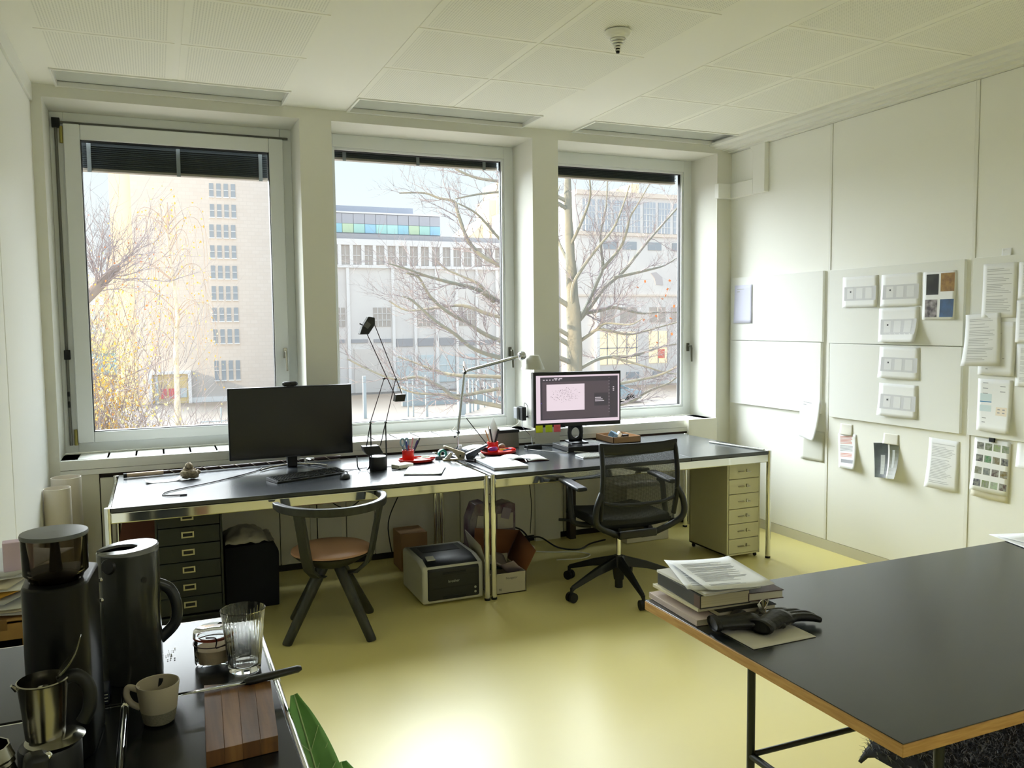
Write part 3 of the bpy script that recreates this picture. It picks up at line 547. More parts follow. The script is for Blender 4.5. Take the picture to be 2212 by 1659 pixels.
g.ob('drawing_dots', t, [emx('dot_grey', '#8d7f88', .9), emx('dot_dark', '#4a3d48', .9)], local=True, smooth=False)
NK = [(-.055, .24), (.055, .24), (.06, .12), (.045, 0), (-.045, 0), (-.055, .10)]
k = 20; hole = [(.001+.03*math.cos(2*PI*i/k), .066+.036*math.sin(2*PI*i/k)) for i in range(k)]
outer = [(.001+.056*math.cos(2*PI*i/k)*1.02, min(max(.066+.085*math.sin(2*PI*i/k)*1.3, .001), .24)) for i in range(k)]
g = G(); vs = [(p[0], .035, p[1]) for p in outer]+[(p[0], .035, p[1]) for p in hole]; g.add(vs, [(i, (i+1) % k, k+(i+1) % k, k+i) for i in range(k)])
g.ob('stand_neck', t, black, solid=.012, local=True); G().prism([(-.06, .20), (.06, .20), (.06, .30), (-.06, .30)], .03, .045, 'y').ob('mount', t, black, local=True)
G().box(-.055, .07, -.05, .10, .0004, .006).ob('stand_base', t, black, bevel=.002, local=True)
for i, (xx, col, nm) in enumerate(((-.285, '#c9d21c', 'lime green sticky note hanging leftmost below the lit monitor'), (-.215, '#b5cc25', 'yellow green sticky note hanging below the lit monitor, beside the red one'), (-.155, '#e0616a', 'red pink sticky note hanging below the lit monitor'))):
    P = Vector((2.69, 5.15, Z+.0375))+Matrix.Rotation(-.12, 3, 'Z') @ Vector((xx, -.0235, .122)); n_ = thing('sticky_note', nm, 'sticky note', P, -.12)
    G().grid(lambda u, v: ((u-.5)*.05, -.003*(1-v)**2, -.038+v*.05), 2, 4).ob('note', n_, M('note_%d' % i, col, .8), solid=.0006, local=True)
# cardboard tray box with small things
t = thing('cardboard_box', 'open shallow brown cardboard box on the desk behind the chair', 'box', (3.17, 5.34, Z), rz=.0)
x0, x1, y0, y1 = 3.008, 3.236, 5.19, 5.45; cb = M('kraft', '#a5815a', .8)
for q in ((x0, x1, y0, y0+.004), (x0, x1, y1-.004, y1), (x0, x0+.004, y0, y1), (x1-.004, x1, y0, y1)): G().box(*q, Z, Z+.045).ob('side', t, cb)
G().box(x0, x1, y0, y1, Z, Z+.004).ob('bottom', t, cb)
tag(G().obox((3.09, 5.33, .78), (.06, .05, .045), (.5, .3, .4)).obox((3.13, 5.32, .785), (.03, .03, .04), (.2, .6, .1), 1).ob('adhesive_roll', None, [M('blue_grey', '#5f7f99', .4), white], bevel=.004), 'blue and white small device inside the cardboard box', 'device')
tag(G().obox((3.175, 5.31, .775), (.05, .03, .02), (0, 0, .1)).ob('small_battery_pack', None, dblack, bevel=.003), 'small black piece inside the cardboard box, right side', 'device')
sheet('loose_paper', 'white sheet lying inside the cardboard box', (3.08, 5.30), .09, .12, .1, z=Z+.018)
# white keyboard behind chair
t = thing('keyboard', 'slim white keyboard on the right desk behind the mesh chair', 'keyboard', (2.72, 4.76, Z), rz=-.03)
G().prism([(-.06, .0006), (.06, .0006), (.06, .012), (-.06, .006)], -.215, .215, 'x').ob('base', t, M('kb_silver', '#b9bcbe', .35, .3), local=True, bevel=.001)
ks = G().obox((0, 0, .002), (.0165, .0165, .003)).ob('key', t, M('key_white', '#d9dcdb', .5), local=True); f1 = True
for r in range(5):
    for k in range(21):
        o = ks if f1 else ks.copy()
        if not f1: C.objects.link(o); o.parent = t
        f1 = False; yy = -.045+r*.022; o.location = (-.20+k*.02, yy, .0065+.006*(yy+.06)/.12)
# white rod with notches
t = tag(G().obox((3.70, 4.69, .7455), (.018, .48, .009), (0, 0, .205)).ob('white_rod', None, white, bevel=.002), 'long white rod lying at the right end of the desk', 'rod')
G().obox((3.712, 4.655, .7455), (.024, .006, .0095), (0, 0, .205)).ob('notch', t, inkd); G().obox((3.742, 4.575, .7455), (.03, .10, .004), (0, 0, .205)).ob('clip', t, M('clip_grey', '#60666c', .5))
# white boards standing behind right desk
tag(G().obox((3.985, 5.47, .42), (.27, .03, .84), (-.02, 0, 0)).ob('white_board', None, cream, bevel=.003), 'cream board standing on the floor in the right corner behind the desk', 'board')
# ================================================================== UNDER DESKS
def cabinet(name, lab, x0, x1, y0, y1, z0, z1, n, zd0, zd1, m, dm, kind):
    t = thing(name, lab, 'drawer cabinet', ((x0+x1)/2, (y0+y1)/2, 0))
    th = .012
    g = G(); g.box(x0, x0+th, y0, y1, z0, z1); g.box(x1-th, x1, y0, y1, z0, z1); g.box(x0, x1, y0, y1, z1-th, z1); g.box(x0, x1, y0, y1, z0, z0+th); g.box(x0, x1, y1-th, y1, z0, z1); g.ob('body', t, m, bevel=.002)
    h = (zd1-zd0)/n
    for k in range(n):
        a = zd0+k*h; dr = G().box(x0+th+.002, x1-th-.002, y0-.002, y1-.03, a+.002, a+h-.002).ob('drawer', t, dm, bevel=.002)
        xc = (x0+x1)/2-.012; zc = a+h/2
        if kind == 'label':
            zc = a+h*.55; xc = (x0+x1)/2-.008; g = G(); frame4(g, xc-.032, xc+.032, zc-.017, zc+.017, .008, y0-.006, y0-.002); g.ob('label_holder', dr, lbl, bevel=.001); G().box(xc-.024, xc+.024, y0-.0035, y0-.0022, zc-.009, zc+.009).ob('label_recess', dr, dblack)
        else:
            xc = (x0+x1)/2; G().obox((xc-.028, y0-.010, zc), (.05, .012, .003), (.3, 0, 0)).ob('pull_left', dr, steel); g = G(); g.box(xc+.018, xc+.022, y0-.014, y0-.002, zc-.006, zc+.014); g.box(xc+.018, xc+.05, y0-.012, y0-.002, zc-.006, zc-.003); g.ob('pull_right', dr, steel)
    return t
t = cabinet('drawer_cabinet', 'dark green metal cabinet of six label drawers under the left desk', -.045, .292, 4.72, 5.16, .05, .655, 6, .072, .645, green_d, green_d, 'label')
G().box(-.035, .282, 4.74, 5.15, 0, .05).ob('plinth', t, dblack)
t = cabinet('drawer_cabinet', 'cream metal cabinet with six drawers on castors at the right desk', 3.482, 3.757, 4.50, 4.93, .03, .712, 6, .042, .655, M('cream_steel', '#c9c6a2', .45), M('cream_steel', '#c9c6a2', .45), 'pull')
for x in (3.50, 3.74):
    for y in (4.53, 4.90): G().cyl((x-.006, y, .0135), (x+.006, y, .0135), .0135, n=14).box(x-.004, x+.004, y-.004, y+.004, .013, .032).ob('castor', t, dblack)
t = thing('magazine_file', 'grey file with black end standing right of the cream cabinet', 'magazine file', (3.775, 4.75, 0))
G().box(3.764, 3.786, 4.62, 4.86, .12, .36).ob('file', t, M('file_grey', '#aeb0ac', .6)); G().box(3.762, 3.788, 4.618, 4.862, 0, .12).ob('lower_end', t, dblack); G().tube(bez([(3.775, 4.62, .345), (3.775, 4.60, .37), (3.775, 4.62, .385), (3.775, 4.66, .37)]), .004, 6).ob('hook', t, dblack)
# black box with rounded corner + bag
t = tag(G().prism([(.312, .002), (.60, .002), (.607, .30)]+[(.537+.07*math.cos(a), .305+.07*math.sin(a)) for a in [i*PI/16 for i in range(1, 8)]]+[(.537, .375), (.312, .366)], 4.88, 5.22, 'y').ob('black_case', None, M('black_felt', '#12151a', .9), bevel=.004), 'black rounded felt case under the desk beside the green cabinet', 'case')
g = G(); g.grid(lambda u, v: (.315+u*.27, 4.90+v*.28, .378+.075*math.sin(PI*min(1, u*1.15+.02))**.5*math.sin(PI*v)**.5+.018*noise.noise(Vector((u*7, v*7, 3)))), 24, 24)
tag(g.ob('plastic_bag', None, M('plastic_film', '#b5b2a2', .4, spec=.5, bump=(35, .5, .006)), solid=.001), 'crumpled translucent plastic bag lying on the black case', 'bag')
# printer
t = thing('laser_printer', 'white and black laser printer on the floor beside the chrome legs', 'printer', (1.54, 4.72, 0), rz=.0)
pw = M('printer_white', '#c3c4b8', .45); pb = M('printer_black', '#1b1f20', .35)
x0, x1, y0, y1 = 1.345, 1.718, 4.48, 4.90
g = G(); g.prism([(y0, .012), (y1, .012), (y1, .235), (y1-.02, .25), (y0+.11, .25), (y0+.01, .225), (y0, .20)], x0, x1, 'x'); g.ob('body', t, pw, bevel=.012)
G().prism([(x0+.035, .03), (x1-.035, .03), (x1-.03, .04), (x1-.03, .205), (x0+.03, .205), (x0+.03, .04)], y0-.006, y0+.02, 'y').ob('front_panel', t, pb, bevel=.005)
G().prism([(y0-.002, .206), (y0+.02, .229), (y0+.12, .2525), (y1-.05, .2535), (y1-.05, .24), (y0, .2)], x0+.03, x1-.03, 'x').ob('top_panel', t, pb, bevel=.003)
G().box(x0+.07, x1-.07, y0+.22, y1-.08, .2538, .2555).ob('output_slot', t, dblack); G().box(x0+.12, x0+.26, y0-.009, y0-.004, .175, .190).ob('tray_grip', t, dblack, bevel=.002)
for z in (.168, .098): G().box(x0+.032, x1-.032, y0-.0072, y0-.0055, z, z+.0022).ob('seam', t, dblack)
G().box(x0+.12, x0+.26, y0-.009, y0-.004, .032, .052).ob('lower_grip', t, dblack, bevel=.002); G().obox((x0+.075, y0+.09, .2535), (.05, .05, .006), (.23, 0, 0)).ob('display_pad', t, pw, bevel=.002)
for z in (.082, .055): G().cyl((x1-.055, y0-.008, z), (x1-.055, y0-.0055, z), .007, n=12).ob('badge', t, M('badge_silver', '#a9aba8', .4))
text('brother', .022, M('badge_silver', '#a9aba8', .4), ((x0+x1)/2-.035, y0-.0068, .128), (PI/2, 0, 0), t)
t.rotation_euler.z = .0
# cardboard box with papers
t = thing('cardboard_box', 'small white printed cardboard box full of waste paper, flaps open', 'box', (1.90, 4.62, 0))
bw = M('box_white', '#bdb8a4', .7); x0, x1, y0, y1, h = 1.775, 2.003, 4.505, 4.80, .125
for nm, q in (('front_side', (x0, x1, y0, y0+.005)), ('back_side', (x0, x1, y1-.005, y1)), ('left_side', (x0, x0+.005, y0, y1)), ('right_side', (x1-.005, x1, y0, y1))): G().box(*q, .001, h if nm != 'back_side' else .16).ob(nm, t, bw)
G().box(x0, x1, y0, y1, .001, .006).ob('bottom', t, cardin)
G().add([(x1, y0, h), (x1, y1, h), (x1+.10, y1+.03, .29), (x1+.075, y0+.02, .235)], [(0, 1, 2, 3)]).ob('flap', t, cardin, solid=.005)
G().add([(x0, y1, .15), (x1, y1, .15), (x1+.10, y1+.03, .29), (x0+.03, y1+.05, .33)], [(0, 1, 2, 3)]).ob('flap', t, cardin, solid=.005)
G().add([(x0, y0+.02, h), (x0, y1, h), (x0-.04, y1+.04, .33), (x0-.05, y0+.04, .30)], [(0, 1, 2, 3)]).ob('flap', t, [bw], solid=.005)
text('Navigator', .019, inkd, (x0+.095, y0-.0006, .088), (PI/2, 0, 0), t); text('90', .020, inkd, (x0+.048, y0-.0006, .022), (PI/2, 0, 0), t, name='number')
for i in range(4):
    rr = random.Random(i+20); c = (1.83+rr.random()*.12, 4.56+rr.random()*.18, .105+i*.012)
    tag(G().grid(lambda u, v: Vector(c)+Euler((rr0[0], rr0[1], rr0[2])).to_matrix() @ Vector(((u-.5)*.13, (v-.5)*.10, .012*math.sin(u*4+i))), 6, 5).ob('waste_paper', None, M('waste_%d' % (i % 4), ('#b9b0a6', '#1f3a2a', '#a89aa0', '#8f8578')[i % 4], .8), solid=.0008) if [rr0 := (rr.uniform(-.5, .5), rr.uniform(-.5, .5), rr.uniform(0, 3))] else None, ('beige', 'dark green', 'mauve grey', 'brownish')[i]+' crumpled waste paper in the small white cardboard box', 'waste paper', 'waste papers in the small cardboard box')
# shopping bag
t = thing('shopping_bag', 'purple and white glossy paper shopping bag behind the waste box', 'bag', (1.94, 4.98, 0))
g = G(); g.prism([(1.80, .002), (2.12, .002), (2.12, .44), (2.07, .455), (1.97, .43), (1.90, .47), (1.84, .46), (1.80, .36)], 4.93, 5.05, 'y'); g.ob('body', t, M('bag_purple', '#4a1440', .35, var=(9, '#8c8790')), bevel=.004)
g = G(); g.obox((2.045, 4.9255, .335), (.11, .004, .10), m=0); g.obox((1.87, 4.9255, .30), (.06, .004, .17), (0, .15, 0), 0); g.obox((2.05, 4.9235, .385), (.06, .004, .07), (0, .3, 0), 1); g.ob('printed_patch', t, [M('bag_white', '#b4afa6', .4), M('bag_lilac', '#8b8296', .4)])
G().tube(bez([(1.90, 4.93, .46), (1.93, 4.92, .52), (1.97, 4.92, .50), (1.98, 4.93, .44)]), .003, 6).ob('handle', t, M('bag_cord', '#51323f', .8))
# back desk legs bundle: stacked chrome tubes seen against the wall are the desk back legs (already built)
# power strip and cables
t = thing('power_strip', 'white power strip with black plugs on the floor below the desk', 'power strip', (2.28, 5.28, 0))
G().obox((2.28, 5.28, .022), (.26, .055, .04), (0, 0, .1)).ob('body', t, cream, bevel=.006)
for i in range(4): G().cyl((2.20+i*.05, 5.275+i*.005, .043), (2.20+i*.05, 5.26, .085), .019, .014, n=12).ob('plug', t, dblack if i != 1 else cream)
for nm, pts, r, lab in (('coiled_cable', [(2.20, 5.27, .09), (2.13, 5.30, .15), (2.20, 5.33, .19), (2.32, 5.30, .16), (2.36, 5.25, .08), (2.28, 5.22, .05), (2.22, 5.20, .10), (2.30, 5.22, .13)], .006, 'thick black cord looping over the white power strip'),
    ('floor_cable', [(2.34, 5.28, .09), (2.45, 5.27, .10), (2.56, 5.20, .03), (2.70, 5.15, .012), (2.85, 5.25, .012), (3.0, 5.3, .012)], .006, 'black cord running right along the floor from the power strip'),
    ('hanging_cord', [(2.05, 5.46, .72), (2.06, 5.47, .60), (2.14, 5.47, .50), (2.22, 5.47, .60), (2.24, 5.47, .72)], .003, 'thin black cord sagging in a loop behind the paired chrome legs'),
    ('hanging_cord', [(2.44, 5.47, .72), (2.46, 5.47, .5), (2.47, 5.45, .3), (2.40, 5.32, .12)], .003, 'thin black cord dropping to the power strip'),
    ('hanging_cord', [(1.55, 5.46, .70), (1.50, 5.46, .5), (1.40, 5.44, .28), (1.42, 5.42, .05)], .004, 'thin black cord slanting down behind the printer'),
    ('hanging_cord', [(.88, 5.46, .72), (.98, 5.47, .50), (1.12, 5.47, .40), (1.25, 5.47, .48), (1.40, 5.47, .70)], .004, 'black cord sagging behind the wooden chair'),
    ('hanging_cord', [(.94, 5.46, .72), (.93, 5.47, .5), (.93, 5.47, .2), (.92, 5.40, .01)], .004, 'black cord hanging straight down behind the wooden chair')):
    tag(G().tube(bez(pts), r, 6).ob(nm, None, black), lab, 'cord')
tag(G().tube(bez([(2.40, 5.25, .008), (2.52, 5.18, .006), (2.66, 5.12, .006), (2.72, 5.02, .006), (2.62, 4.96, .006), (2.45, 5.0, .006)]), .004, 6).ob('floor_cable', None, white), 'white cord curling on the floor right of the power strip', 'cord')
tag(G().box(1.42, 1.60, 5.20, 5.40, .001, .25).ob('brown_carton', None, card, bevel=.004), 'pinkish brown carton on the floor behind the printer', 'carton')
# rolled paper
for i, (x, y, r, h, lab) in enumerate(((-.535, 5.17, .068, .735, 'white paper roll standing nearest in the left corner'), (-.505, 5.34, .078, .765, 'second cream paper roll standing behind the first in the left corner'))):
    t = tag(G().lathe([(r-.004, 0), (r, 0), (r, h), (r-.004, h), (r-.004, 0)], (x, y, .001), 36).ob('paper_roll', None, M('roll_cream', '#d9d2c4', .8)), lab, 'paper roll')
tag(G().obox((-.155, 5.25, .30), (.20, .04, .60), (0, .18, 0)).ob('brown_board', None, M('rust_brown', '#5c3220', .7), bevel=.003), 'rust brown board leaning under the left end of the desk', 'board')
# white flat pack box under right desk
t = tag(G().box(3.10, 3.46, 5.16, 5.42, .002, .41).ob('white_storage_box', None, M('box_offwhite', '#cfccbc', .6), bevel=.004), 'off-white storage box on the floor under the right desk', 'box')
G().box(3.098, 3.462, 5.158, 5.422, .27, .275).ob('lid_edge', t, M('skirting_grey', '#c9c6b4', .5))
tag(G().box(2.79, 2.84, 5.46, 5.52, .0, .70).ob('dark_upright', None, M('upright_brown', '#2b2018', .6)), 'dark upright strip against the wall behind the mesh chair', 'post')
# ================================================================== WOODEN CHAIR
cw = M('stained_ash', '#32342f', .45, var=(30, '#24261f', (1, 1, .15)))
t = thing('wooden_chair', 'dark stained round wooden chair with bentwood arm and tan leather seat', 'chair', (.812, 4.365, 0), rz=.12)
G().lathe([(0, .455), (.12, .457), (.190, .450), (.208, .440), (.210, .430), (.19, .425), (0, .425)], (0, 0, 0), 48).ob('seat_cushion', t, M('tan_leather', '#a88266', .5, bump=(120, .15, .001)), local=True)
G().lathe([(0, .340), (.05, .340), (.12, .365), (.185, .405), (.206, .4245), (0, .4245)], (0, 0, 0), 48).ob('seat_shell', t, cw, local=True)
g = G(); n_ = 40
for i in range(n_+1):
    a = math.radians(-12-156*i/n_-0) ; a = math.radians(15)-math.radians(210)*i/n_
    pass
ring = []
for i in range(n_+1):
    a = math.radians(6-190*i/n_); ring.append((math.cos(a), math.sin(a), i/n_))
vs = []; fs = []
for i, (cx_, sy_, s) in enumerate(ring):
    hh = .021*(1 if .06 < s < .94 else .8); zc = .70-.012*math.sin(PI*s)
    for rr_, zz in ((.255, zc-hh), (.288, zc-hh), (.290, zc+hh), (.257, zc+hh)): vs.append((cx_*rr_*1.03, sy_*rr_, zz))
for i in range(n_):
    for j in range(4): fs.append((i*4+j, i*4+(j+1) % 4, (i+1)*4+(j+1) % 4, (i+1)*4+j))
fs += [(3, 2, 1, 0), (n_*4, n_*4+1, n_*4+2, n_*4+3)]
g.add(vs, fs); g.ob('arm_ring', t, cw, bevel=.005, local=True)
for a in (math.radians(218), math.radians(322)):
    c_, s_ = math.cos(a), math.sin(a); tx, ty = -s_, c_
    prof = [(.272, .69), (.268, .66), (.246, .56), (.222, .44), (.196, .375), (.14, .325), (.09, .315)]; g = G(); vs = []; fs = []
    for i, (r_, z_) in enumerate(prof):
        w_ = .030; th = .011
        for dw, dr in ((-w_, -th), (w_, -th), (w_, th), (-w_, th)): vs.append((c_*(r_+dr)+tx*dw, s_*(r_+dr)+ty*dw, z_-(.006 if dr > 0 and i > 3 else 0)))
    for i in range(len(prof)-1):
        for j in range(4): fs.append((i*4+j, (i+1)*4+j, (i+1)*4+(j+1) % 4, i*4+(j+1) % 4))
    k = (len(prof)-1)*4; fs += [(0, 1, 2, 3), (k+3, k+2, k+1, k)]
    g.add(vs, fs); g.ob('arm_support', t, cw, bevel=.004, local=True)
for a in (200, 293, 29, 118):
    a = math.radians(a); c_, s_ = math.cos(a), math.sin(a); G().tube([(c_*.045, s_*.045, .37), (c_*.292, s_*.292, .006), (c_*.294, s_*.294, .0)], [.030, .025, .022], 18).ob('leg', t, cw, local=True)
# ================================================================== OFFICE CHAIR
t = thing('office_chair', 'black mesh-back office swivel chair at the right desk', 'chair', (2.515, 4.28, 0), rz=-.03)
ob_ = M('chair_black', '#131616', .42)
G().lathe([(0, .07), (.03, .07), (.034, .10), (.040, .16), (.036, .205), (.03, .215), (0, .215)], (0, 0, 0), 24).ob('hub', t, ob_, local=True)
G().cyl((0, 0, .02), (0, 0, .08), .024, n=18).ob('column_tip', t, ob_, local=True); G().cyl((0, 0, .20), (0, 0, .36), .014, n=18).ob('gas_lift', t, chrome, local=True)
for a in (118, 192, 262, 352, 50):
    a = math.radians(a+1.5); c_, s_ = math.cos(a), math.sin(a); T = Vector((-s_, c_, 0)); P = Vector((c_, s_, 0)); g = G(); vs = []
    for r_, z_, w_, h_ in ((.015, .185, .022, .032), (.18, .145, .019, .022), (.345, .088, .013, .014), (.365, .078, .012, .016)):
        for dw, dz in ((-w_, -h_), (w_, -h_), (w_*.6, h_), (-w_*.6, h_)): vs.append(P*r_+T*dw+Vector((0, 0, z_+dz)))
    g.add(vs, [(i*4+j, i*4+(j+1) % 4, i*4+4+(j+1) % 4, i*4+4+j) for i in range(3) for j in range(4)]+[(3, 2, 1, 0), (12, 13, 14, 15)]); leg = g.ob('base_arm', t, ob_, bevel=.004, local=True)
    q = P*.365; g = G(); g.cyl(q+Vector((0, 0, .03)), q+Vector((0, 0, .085)), .010, n=10); g.cyl(q+T*.006+Vector((0, 0, .029)), q+T*.024+Vector((0, 0, .029)), .0285, n=22); g.cyl(q-T*.024+Vector((0, 0, .029)), q-T*.006+Vector((0, 0, .029)), .0285, n=22); g.cyl(q-T*.02+Vector((0, 0, .029)), q+T*.02+Vector((0, 0, .029)), .008, n=8)
    g.ob('castor', leg, dblack, local=True)
g = G(); g.grid(lambda u, v: ((u-.5)*.47, -.20+v*.45, .455+.018*(2*u-1)**2-.03*max(0, v-.8)*5*.2), 10, 10); g.ob('seat', t, M('seat_fabric', '#111414', .9), solid=.055, local=True, bevel=.012)
G().prism([(-.10, .36), (.10, .36), (.16, .42), (-.16, .42)], -.13, .14, 'y').ob('mechanism', t, ob_, bevel=.008, local=True)
# back frame: curved in side view
yb = lambda z: -.24-.02*math.sin((z-.45)/.48*PI)+(.03 if z > .85 else 0)*0
HW = lambda z: .245-.012*(z-.5)
sides = []
for s in (-1, 1): G().tube(bez([(s*.24, -.225, .50), (s*.245, -.25, .62), (s*.243, -.262, .75), (s*.240, -.245, .88), (s*.236, -.235, .915)]), .017, 10, flat=.8).ob('back_upright', t, ob_, local=True)
g = G(); g.grid(lambda u, v: ((u-.5)*.505, -.236-.006*math.sin(u*PI), .865+v*.065+.012*abs(2*u-1)**3), 14, 3); g.ob('top_rail', t, ob_, solid=.026, bevel=.008, local=True)
g = G(); g.grid(lambda u, v: ((u-.5)*.48, -.232-.032*math.sin(u*PI)*.8-.022*math.sin(v*PI), .47+v*.41), 12, 12); g.ob('mesh_back', t, meshmat('mesh_weave', '#191d1f', .46, .0042), local=True)
G().tube(bez([(-.235, -.24, .60), (-.12, -.268, .585), (.12, -.268, .585), (.235, -.24, .60)]), .011, 8).ob('lumbar_bar', t, M('lumbar_dark', '#191c1c', .5), local=True)
# lower yoke
for s in (-1, 1):
    G().tube(bez([(s*.245, -.255, .66), (s*.283, -.262, .58), (s*.285, -.262, .50), (s*.24, -.25, .455), (s*.12, -.22, .40), (s*.07, -.15, .37)]), .018, 10).ob('yoke_arm', t, ob_, local=True)
    G().tube([(s*.12, -.06, .40), (s*.10, -.2, .42)], .016, 8).ob('tilt_arm', t, ob_, local=True)
    x = s*.305; G().tube(bez([(s*.20, -.02, .425), (x, -.02, .45), (x+s*.01, 0, .52), (x+s*.01, .02, .63), (x, .05, .655)]), [.017]*25, 10).ob('arm_post', t, ob_, local=True)
    G().obox((x, .0, .672), (.065, .27, .024), (.06, 0, 0)).ob('armrest', t, M('arm_pad', '#2c3036', .35), bevel=.009, local=True)
G().box(-.13, .11, -.262, -.235, .385, .43).ob('yoke_bar', t, ob_, bevel=.008, local=True); G().tube([(.24, .0, .42), (.34, .02, .41), (.38, .03, .405)], .008, 8).ob('lever', t, ob_, local=True); G().tube([(-.24, .1, .43), (-.34, .12, .44)], .009, 8).ob('lever', t, ob_, local=True)
# ================================================================== PINBOARDS + PAPERS ON RIGHT WALL
pbm = M('pinboard_white', '#e9ebe8', .7, bump=(10, .15, .002)); wx = XR-.012
for i, (ya, yb_, za, zb_, lab) in enumerate(((5.49, 4.485, 1.463, 1.957, 'white pinboard panel nearest the window, upper'), (5.49, 4.495, .957, 1.459, 'white pinboard panel nearest the window, lower'),
    (4.42, 3.385, 1.457, 1.955, 'white pinboard panel in the middle bay, upper, with colour photo sheet'), (4.41, 3.39, .948, 1.453, 'white pinboard panel in the middle bay, lower'),
    (3.33, 2.30, 1.46, 1.957, 'white pinboard panel at the right edge, upper'), (3.335, 2.30, .95, 1.456, 'white pinboard panel at the right edge, lower'))):
    tag(G().box(wx-.02, wx, yb_, ya, za, zb_).ob('pinboard', None, pbm, bevel=.0015), lab, 'pinboard')
def wsheet(name, lab, yl, yr, z1, z0, tilt=0, curl=.006, off=.0215, kind='lines', cat='paper', mat=None, bow=0., hd=False):
    """sheet pinned on the right wall. yl: edge nearer the window; off: distance from the wall panel"""
    w = yl-yr; h = z1-z0; t = thing(name, lab, cat, (wx-off, (yl+yr)/2, z1), 0)
    rr = random.Random(lab); cu = curl*rr.uniform(.6, 1.6); k1 = rr.choice((0, 1))
    def f(u, v, e=0):
        y = w/2-u*w; z = -v*h; bo = cu*(v**2)*2.2*(abs(u-k1)*.8+.2)+bow*math.sin(PI*u)
        return (-.0008-bo-e, y*math.cos(tilt)+z*math.sin(tilt), z*math.cos(tilt)-y*math.sin(tilt))
    G().grid(lambda u, v: f(u, v), 8, 10).ob('sheet', t, mat or paper, solid=.0005, local=True)
    g = G(); ms = [ink]
    def q(u0, u1, v0, v1, m=0, e=.0006): g.grid(lambda a, b: f(u0+(u1-u0)*a, v0+(v1-v0)*b, e), max(1, int(8*(u1-u0)+.5)), max(1, int(10*(v1-v0)+.5)), m)
    if kind == 'lines':
        for i in range(26):
            if rr.random() < .2: continue
            q(.12, .12+rr.uniform(.4, .75), .10+i*.031, .109+i*.031)
        ms = [M('print_pale', '#c9cbcf', .8)]
    elif kind == 'shirts':
        q(.05, .95, .33, .78, 0, .0004)
        for k in range(3): q(.14+k*.26, .32+k*.26, .38, .72, 1, .0010); 
        q(.22, .26, .47, .52, 2, .0016); ms = [M('pale_grey_band', '#cfd1d6', .8), M('shirt_outline', '#dfe1e4', .8), inkd]
    elif kind == 'photo':
        for (a, b, c_, d, m) in ((.10, .48, .05, .48, 0), (.54, .95, .04, .42, 1), (.08, .46, .58, .95, 2), (.54, .95, .58, .95, 3)): q(a, b, c_, d, m)
        ms = [M('tee_dark', '#34362e', .7, var=(14, '#22231f')), M('photo_gold', '#a07a35', .6, var=(30, '#7a5720')), M('photo_mono', '#3a3236', .6, var=(25, '#a39c9c')), M('photo_blue', '#22517f', .5, var=(18, '#123a5e'))]
    elif kind == 'thumbs':
        cc = ('#4d4e50', '#5f7048', '#8aa06c', '#6f8560', '#44454a', '#4f8a5a', '#7b7050', '#46464a', '#7d7f6a', '#5c6770', '#5b4a4c', '#7a6a36', '#4a4a58', '#7f8f60', '#a9c0a2', '#5d4e4a')
        for i in range(16): r_, c_ = divmod(i, 4); q(.08+c_*.23, .27+c_*.23, .08+r_*.235, .21+r_*.235, i)
        ms = [M('thumb_%d' % i, c, .7, var=(60, '#9a9c94')) for i, c in enumerate(cc)]
    elif kind == 'chart':
        q(.08, .42, .28, .42, 0); q(.08, .42, .425, .445, 1, .001); q(.08, .42, .50, .62, 0); q(.56, .88, .52, .68, 2)
        for k in range(5): q(.15+.5*(k % 2), .30+.5*(k % 2), .07+.05*k, .085+.05*k, 3)
        for k in range(4): q(.61+.14*(k % 2), .68+.14*(k % 2), .555+.06*(k//2), .575+.06*(k//2), 3, .001)
        q(.16, .28, .74, .755, 3); q(.16, .26, .82, .835, 3); ms = [M('chart_blue_pale', '#cfdfe4', .8), M('chart_blue', '#3f86b8', .7), M('chart_cream', '#eadfcf', .8), ink]
    elif kind == 'redtext':
        for i in range(6): q(.12, .70+.1*rr.random(), .06+i*.04, .085+i*.04, 0)
        for i in range(5): q(.10, .8, .34+i*.035, .355+i*.035, 1)
        for i in range(3): q(.12, .78, .56+i*.04, .585+i*.04, 0)
        q(.15, .88, .74, .84, 1); ms = [M('print_salmon', '#d7a29b', .8), ink]
    elif kind == 'dark':
        q(0, .58, .0, 1, 0, .0006); q(.64, 1, 0, 1, 1, .0006); q(.28, .46, .35, .9, 2, .0012); q(.76, .86, .2, .7, 2, .0012); ms = [M('cover_dark', '#2a302c', .4, var=(20, '#39433c')), M('cover_olive', '#55583e', .4), M('cover_ash', '#9fa39c', .5)]
    elif kind == 'sketch':
        for i in range(14): u_, v_ = rr.uniform(.15, .75), rr.uniform(.08, .9); q(u_, u_+.06, v_, v_+.012)
        ms = [ink]
    elif kind == 'few':
        q(.15, .55, .10, .115); q(.15, .3, .16, .18); ms = [M('print_pale', '#b4b6bb', .8)]
    if kind in ('photo', 'thumbs'):
        per = len(g.f)//len(ms)
        for i in range(len(ms)):
            h_ = G(); fs = [k for k in range(len(g.f)) if g.m[k] == i]; ids = sorted({v for k in fs for v in g.f[k]}); mp_ = {v: j for j, v in enumerate(ids)}
            h_.add([g.v[v] for v in ids], [tuple(mp_[v] for v in g.f[k]) for k in fs]); h_.ob('picture', t, ms[i], local=True, smooth=False)
    elif g.f: g.ob('print', t, ms, local=True, smooth=False)
    if hd: G().box(-.012, .0, -.015, .015, -.012, .012).ob('clip', t, dblack, local=True)
    return t
wsheet('pinned_sheet', 'lilac tinted narrow sheet pinned at top left near the window corner', 5.44, 5.225, 1.896, 1.597, kind='few', mat=M('lilac_paper', '#d6d8ee', .8))
